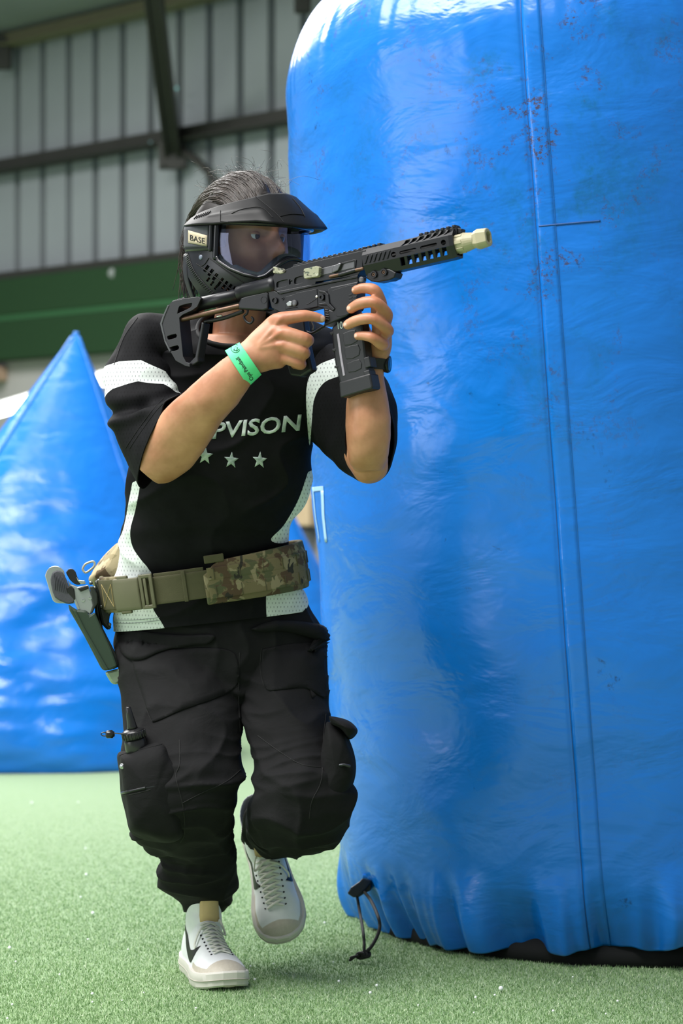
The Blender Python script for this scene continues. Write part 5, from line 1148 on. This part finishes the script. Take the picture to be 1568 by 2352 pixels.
# ================================================================ holster and pistol
cH = lambda X, Y: (80+X/6.533, 1280+Y/6.533)
def slab(name, pts, D0, D1, mat, parent, bevel=.002, rnd=0, conv=cH, tilt=0.0, smooth=False, label=None):
    q = [conv(*p) for p in pts]
    if rnd: q = [tuple(p) for p in smooth_poly(q, rnd)]
    m = np.mean(np.array(q), axis=0); V = [P(x, y, D+tilt*(x-m[0])) for D in (D1, D0) for x, y in q]; n = len(q)
    V, Fc = recalc(V, [list(range(n)), list(range(n, 2*n))]+[[i, (i+1) % n, n+(i+1) % n, n+i] for i in range(n)])
    return mesh_obj(name, V, Fc, mat, parent, smooth, bevel=bevel, label=label)
M_hol = simple('holster_green', (40, 56, 43), .45, 0, .1, 30, .15, 500); M_hol2 = simple('holster_dark', (26, 32, 27), .5); M_sil = simple('silver_slide', (176, 180, 178), .3, .75, .06, 40); M_grip = simple('pistol_grip_rubber', (62, 62, 70), .6, 0, .2, 80, .6, 300)
hol = empty('holster', P(225, 1460, 4.82), 'dark green hard holster canted outwards on the battle belt', 'holster')
slab('shell', [(500, 700), (560, 745), (640, 790), (760, 800), (822, 870), (900, 820), (1000, 1060), (1150, 1380), (1240, 1640), (1140, 1690), (1030, 1702), (985, 1650), (740, 1180), (520, 800)], 4.838, 4.796, M_hol, hol, .006)
slab('shell_ridge', [(560, 780), (620, 800), (760, 1080), (1110, 1690), (1040, 1700), (740, 1140)], 4.81, 4.793, M_hol, hol, .002)
slab('inner_wall', [(900, 600), (960, 600), (1010, 1040), (1290, 1590), (1250, 1650), (1150, 1690), (1000, 1100), (900, 820)], 4.862, 4.825, M_hol2, hol, .004)
slab('guard', [(820, 440), (880, 430), (940, 560), (945, 690), (900, 760), (870, 830), (830, 860), (870, 700)], 4.85, 4.80, M_hol2, hol, .004)
slab('belt_hanger', [(890, 350), (1000, 335), (1200, 780), (1130, 850), (1110, 980), (1160, 1060), (1090, 1100), (1000, 1000), (940, 700)], 4.875, 4.835, M_hol2, hol, .005)
slab('hanger_bar', [(905, 370), (935, 360), (1130, 840), (1100, 860)], 4.845, 4.826, simple('hanger_olive', (66, 70, 56), .5), hol, .002)
for X, Y in ((840, 385), (960, 350), (900, 460), (1000, 740), (1120, 1010)): x, y = cH(X, Y); mesh_obj('rivet', *lathe(P(x, y, 4.828 if X < 1000 else 4.838), (0, -1, 0), [(0, .004), (.004, .0036), (.005, .001)], 12), simple('rivet_steel', (120, 126, 122), .3, .8), hol, True)
pis = empty('pistol', P(150, 1360, 4.8), 'silver pistol with dark ribbed grip sitting in the green holster', 'gun')
slab('frame', [(152, 280), (170, 220), (215, 160), (290, 130), (370, 145), (430, 195), (445, 240), (520, 560), (600, 690), (420, 690), (330, 685), (270, 645), (215, 480)], 4.832, 4.806, M_sil, pis, .005, 2)
gp = slab('grip_panel', [(262, 235), (330, 200), (410, 225), (470, 320), (530, 480), (600, 640), (560, 690), (490, 700), (420, 672), (300, 600), (250, 440), (236, 330)], 4.815, 4.801, M_grip, pis, .003, 2)
for k in range(7): x0, y0 = cH(285+k*22, 250+k*8); x1, y1 = cH(300+k*30, 480+k*10); mesh_obj('grip_ridge', *tube([P(x0, y0, 4.8005), P((x0+x1)/2+1, (y0+y1)/2, 4.799), P(x1, y1, 4.8005)], .0009, 6), M_grip, gp, True)
slab('beavertail', [(465, 230), (505, 178), (560, 172), (610, 215), (640, 300), (690, 385), (660, 415), (590, 395), (520, 330)], 4.825, 4.808, M_blk, pis, .004, 2)
slab('slide', [(485, 335), (545, 405), (640, 440), (800, 415), (850, 560), (880, 730), (835, 870), (760, 815), (650, 800), (560, 560)], 4.835, 4.804, M_sil, pis, .004)
slab('slide_flat', [(540, 520), (575, 505), (680, 790), (640, 790)], 4.806, 4.8015, M_sil, pis, .001)
slab('rear_sight', [(640, 462), (790, 418), (812, 470), (685, 520)], 4.815, 4.800, M_blk, pis, .002); slab('hammer', [(620, 290), (660, 340), (750, 350), (765, 400), (690, 405), (640, 350)], 4.83, 4.806, M_sil, pis, .003)
slab('thumb_safety', [(590, 470), (530, 420), (470, 460), (480, 520), (600, 650), (610, 620)], 4.806, 4.800, M_blk, pis, .002)
for X, Y in ((725, 640), (830, 605)): x, y = cH(X, Y); mesh_obj('pin', *lathe(P(x, y, 4.805), (0, -1, 0), [(0, .0042), (.002, .004), (.0022, .002), (.0015, .0018), (.0015, .0002)], 14), M_sil, pis)
slab('muzzle', [(1045, 1722), (1170, 1690), (1285, 1660), (1300, 1750), (1330, 1860), (1215, 1915), (1145, 1892)], 4.846, 4.808, simple('muzzle_silver', (150, 162, 146), .35, .6), pis, .006); slab('muzzle_port', [(1235, 1800), (1290, 1775), (1322, 1850), (1260, 1872)], 4.815, 4.8055, simple('muzzle_dark', (40, 26, 20), .6), pis, .002)
# ================================================================ speed-loader bottle in the pocket
bx0, bx1 = P(320, 1749, 4.668), P(294, 1624, 4.656); bax = (bx1-bx0).normalized(); BLn = (bx1-bx0).length; q = 4.67/F
M_bot = simple('bottle_black', (26, 26, 28), .28, 0, .1, 40)
bot = empty('loader_bottle', bx0, 'black nozzle bottle standing in the open cargo pocket', 'bottle')
mesh_obj('body', *lathe(bx0, bax, [(0, 26*q), (36*q, 26*q), (50*q, 25*q), (56*q, 22*q)], 28), M_bot, bot, True)
mesh_obj('collar', *lathe(bx0, bax, [(55*q, 25*q), (57*q, 27*q), (72*q, 27*q), (75*q, 23*q), (78*q, 14*q)], 28), M_bot, bot, True)
s_ = bax.cross(Vector((0, 1, 0))).normalized(); b_ = s_.cross(bax)
for k in range(22): a = 2*math.pi*k/22; d = s_*math.cos(a)+b_*math.sin(a); mesh_obj('collar_rib', *tube([bx0+bax*(58*q)+d*27*q, bx0+bax*(71*q)+d*27*q], .0013, 5), M_bot, bot, True)
mesh_obj('nozzle', *lathe(bx0, bax, [(76*q, 13*q), (84*q, 11*q), (110*q, 8*q), (128*q, 6*q), (130*q, 4*q)], 20), M_bot, bot, True)
mesh_obj('tether', *tube(cr([P(310, 1690, 4.645), P(290, 1687, 4.642), P(262, 1684, 4.645), P(252, 1686, 4.65)], 5), .0012, 8), M_bot, bot, True)
mesh_obj('tether_loop', *tube(cr([P(250, 1686, 4.65), P(240, 1682, 4.65), P(232, 1685, 4.65), P(236, 1690, 4.65), P(250, 1690, 4.65)], 5), .0010, 8), M_bot, bot, True)
mesh_obj('cap', *lathe(P(243, 1687, 4.648), (1, 0, .05), [(0, 7*q), (3*q, 9*q), (15*q, 9.5*q), (17*q, 7*q), (20*q, 5*q)], 16), M_bot, bot, True)
# ================================================================ wristband and watch
def band(name, rows, mat, per=8, n=80, thick=.0006, label=None, cat=None):
    (V, Fc), R = loft(rows, n, per, 2.1, False, False); o = mesh_obj(name, V, Fc, mat, None, True); c, nn = arrs(o.data); ctr = c.mean(0)
    if ((c-ctr)*nn).sum(1).mean() < 0: o.data.flip_normals()
    m = o.modifiers.new('s', 'SOLIDIFY'); m.thickness = thick; m.offset = 1; return o
wb_ = band('band', [E2(517, 806, 570, 888, 4.446, 41), E2(534, 796, 585, 874, 4.441, 38), E2(550, 787, 600, 860, 4.437, 36)], simple('green_paper', (92, 226, 158), .55, 0, .06, 60))
wr = empty('wristband', P(558, 838, 4.44), 'bright green paper wristband printed with black words on the right wrist', 'wristband'); wb_.parent = wr; wb_.matrix_parent_inverse = wm(wr).inverted(); wb_['label'] = 'bright green paper band'
B_wb = bvh_of(wb_); TV, TF = text_mesh('Ops Paintball', 0, 3, .012)
d_ = np.array([-34., -51.]); L_ = np.hypot(*d_); un_ = d_/L_; up_ = np.array([un_[1], -un_[0]])
drape_mesh('print', B_wb, [tuple(np.array([584., 869.])+d_*u+up_*(v*12-1)) for u, v in TV], TF, M_blk, wb_, off=.0008, thick=.0002, cuts=1, D=4.40, label='black printed words')
cc = [(541+10*math.cos(a), 801+9*math.sin(a)) for a in np.linspace(.4, 5.2, 20)]; drape_line('logo_ring', B_wb, cc, .0006, simple('dark_green_ink', (24, 92, 70), .6, bump=0), wb_, per=2, off=.0010, D=4.40)
drape_poly('logo', B_wb, [(536, 805), (541, 796), (547, 799), (543, 807)], simple('dark_green_ink2', (24, 92, 70), .6, bump=0), wb_, rnd=0, off=.0008, thick=.0002, D=4.40)
wt = empty('wrist_watch', P(858, 842, 4.465), 'black wrist watch on the left wrist, half hidden by the magazine', 'watch')
ws = band('strap', [E2(818, 850, 884, 850, 4.467, 42), E2(823, 836, 886, 838, 4.466, 39), E2(826, 822, 889, 826, 4.464, 37)], M_blk, thick=.003); ws.parent = wt; ws.matrix_parent_inverse = wm(wt).inverted()
V, Fc = lathe(P(882, 836, 4.462), (1, -.25, -.05), [(0, .0155), (.008, .0165), (.011, .015), (.011, .0005)], 28); mesh_obj('case', V, Fc, simple('watch_case', (20, 22, 26), .3, .3), wt, True); V, Fc = lathe(P(884, 836, 4.458), (1, -.25, -.05), [(.0085, .0125), (.0095, .0005)], 24); mesh_obj('glass', V, Fc, simple('watch_glass', (30, 40, 60), .1), wt)
# ================================================================ bunker tie-down cord
B_can = bvh_of([o for o in bpy.data.objects if o.name == 'skin' and o.parent and o.parent.name == 'inflatable_can_bunker'][0])
M_cord = simple('black_cord', (20, 21, 20), .75, 0, .2, 300, .5, 900); M_clip = simple('clip_plastic', (34, 36, 40), .45)
an, _n = ray_hit(B_can, 838, 2022, 5.3); Dk = an.y
tie = empty('tie_down_cord', P(835, 2196, 5.02), 'black looped tie-down cord with clip hanging from the can bunker', 'cord')
slab('clip_top', [(797, 2052), (806, 2038), (826, 2024), (832, 2017), (854, 2022), (850, 2030), (838, 2044), (824, 2058), (812, 2062)], Dk-.012, Dk-.040, M_clip, tie, .003, 0, lambda x, y: (x, y), .0003)
slab('clip_body', [(812, 2060), (838, 2040), (852, 2026), (853, 2044), (834, 2054), (822, 2062)], Dk-.004, Dk-.030, M_blk, tie, .003, 0, lambda x, y: (x, y))
slab('webbing_tab', [(832, 2008), (858, 2012), (857, 2020), (831, 2017)], Dk+.01, Dk-.010, simple('blue_webbing', (20, 120, 205), .6), tie, .002, 0, lambda x, y: (x, y))
DK = 5.015
mesh_obj('cord', *tube([P(*p) for p in cr([(820, 2060, Dk-.03), (826, 2095, Dk-.06), (833, 2135, 5.07), (836, 2165, 5.03), (836, 2186, DK)], 6)], .0034, 10), M_cord, tie, True)
mesh_obj('cord', *tube([P(*p) for p in cr([(832, 2044, Dk-.03), (850, 2066, Dk-.07), (866, 2100, 5.08), (872, 2126, 5.05), (866, 2150, 5.035), (852, 2175, 5.02), (838, 2188, DK)], 6)], .0036, 10), M_cord, tie, True)
for k in range(3): mesh_obj('knot_turn', *tube([P(834+9*math.cos(a)-k*6+6, 2192+6*math.sin(a)+k*1.5, DK-.006*math.sin(a+k)) for a in np.linspace(0, 6.2, 18)], .0034, 8), M_cord, tie, True)
for e_ in ((806, 2200), (804, 2205)): mesh_obj('cord_end', *tube([P(826, 2194, DK), P((826+e_[0])/2, 2195+2, DK-.005), P(*e_, DK-.005)], .0032, 8), M_cord, tie, True)
# ================================================================ pellets on the turf
M_pel = simple('white_pellet', (236, 240, 238), .35, bump=0)
pel = None; rs = np.random.RandomState(4)
PX = [(1150, 2276, 1.25), (865, 2267, .8), (850, 2284, .85), (1092, 2294, .7), (1136, 2288, .6), (778, 2257, .75), (1270, 2325, .7), (1418, 2302, .65), (22, 2181, 1.0), (213, 2101, 1.05), (73, 1847, 1.1), (180, 1845, .8), (198, 2012, .95), (196, 1951, .8), (185, 2063, .7),
      (202, 2160, .6), (137, 2241, .6), (36, 2211, .55), (212, 2286, .8), (212, 2304, .5), (28, 2310, .6), (17, 2342, .6), (280, 2300, .45), (294, 2183, .5), (575, 2222, .6), (585, 2252, .6), (960, 2311, .5), (1315, 2246, .5), (628, 2216, .5), (694, 2192, .5), (330, 2282, .45), (450, 2318, .55), (745, 2122, .7), (765, 2212, .5), (1391, 2331, .5), (1088, 2328, .45)]
for x, y, r in PX:
    D = F*(H-.004)/(y-CY); c = P(x, y, D)
    if pel is None:
        V, Fc = lathe((0, 0, -.0038), (0, 0, 1), [(.0038*(1-math.cos(a)), .0038*math.sin(a)+.00002) for a in np.linspace(0, math.pi, 9)], 14); pel = o = mesh_obj('plastic_pellet', V, Fc, M_pel, None, True)
        tag(o, 'tiny white plastic pellet lying on the green turf', 'pellet', 'white pellets scattered on the turf')
    else: o = pel.copy(); COL.objects.link(o)
    big = r > 1.2
    zone = 'on the turf in front of the can bunker' if x > 740 else 'on the turf beside the player\'s shoes' if x > 400 else 'on the open turf before the blue pyramid'
    o['label'] = 'largest white plastic pellet '+zone if big else 'tiny white plastic pellet '+zone; o['group'] = 'white pellets '+zone
    o.location = (c.x, D, .0038*r+.004); o.scale = (r, r, r)
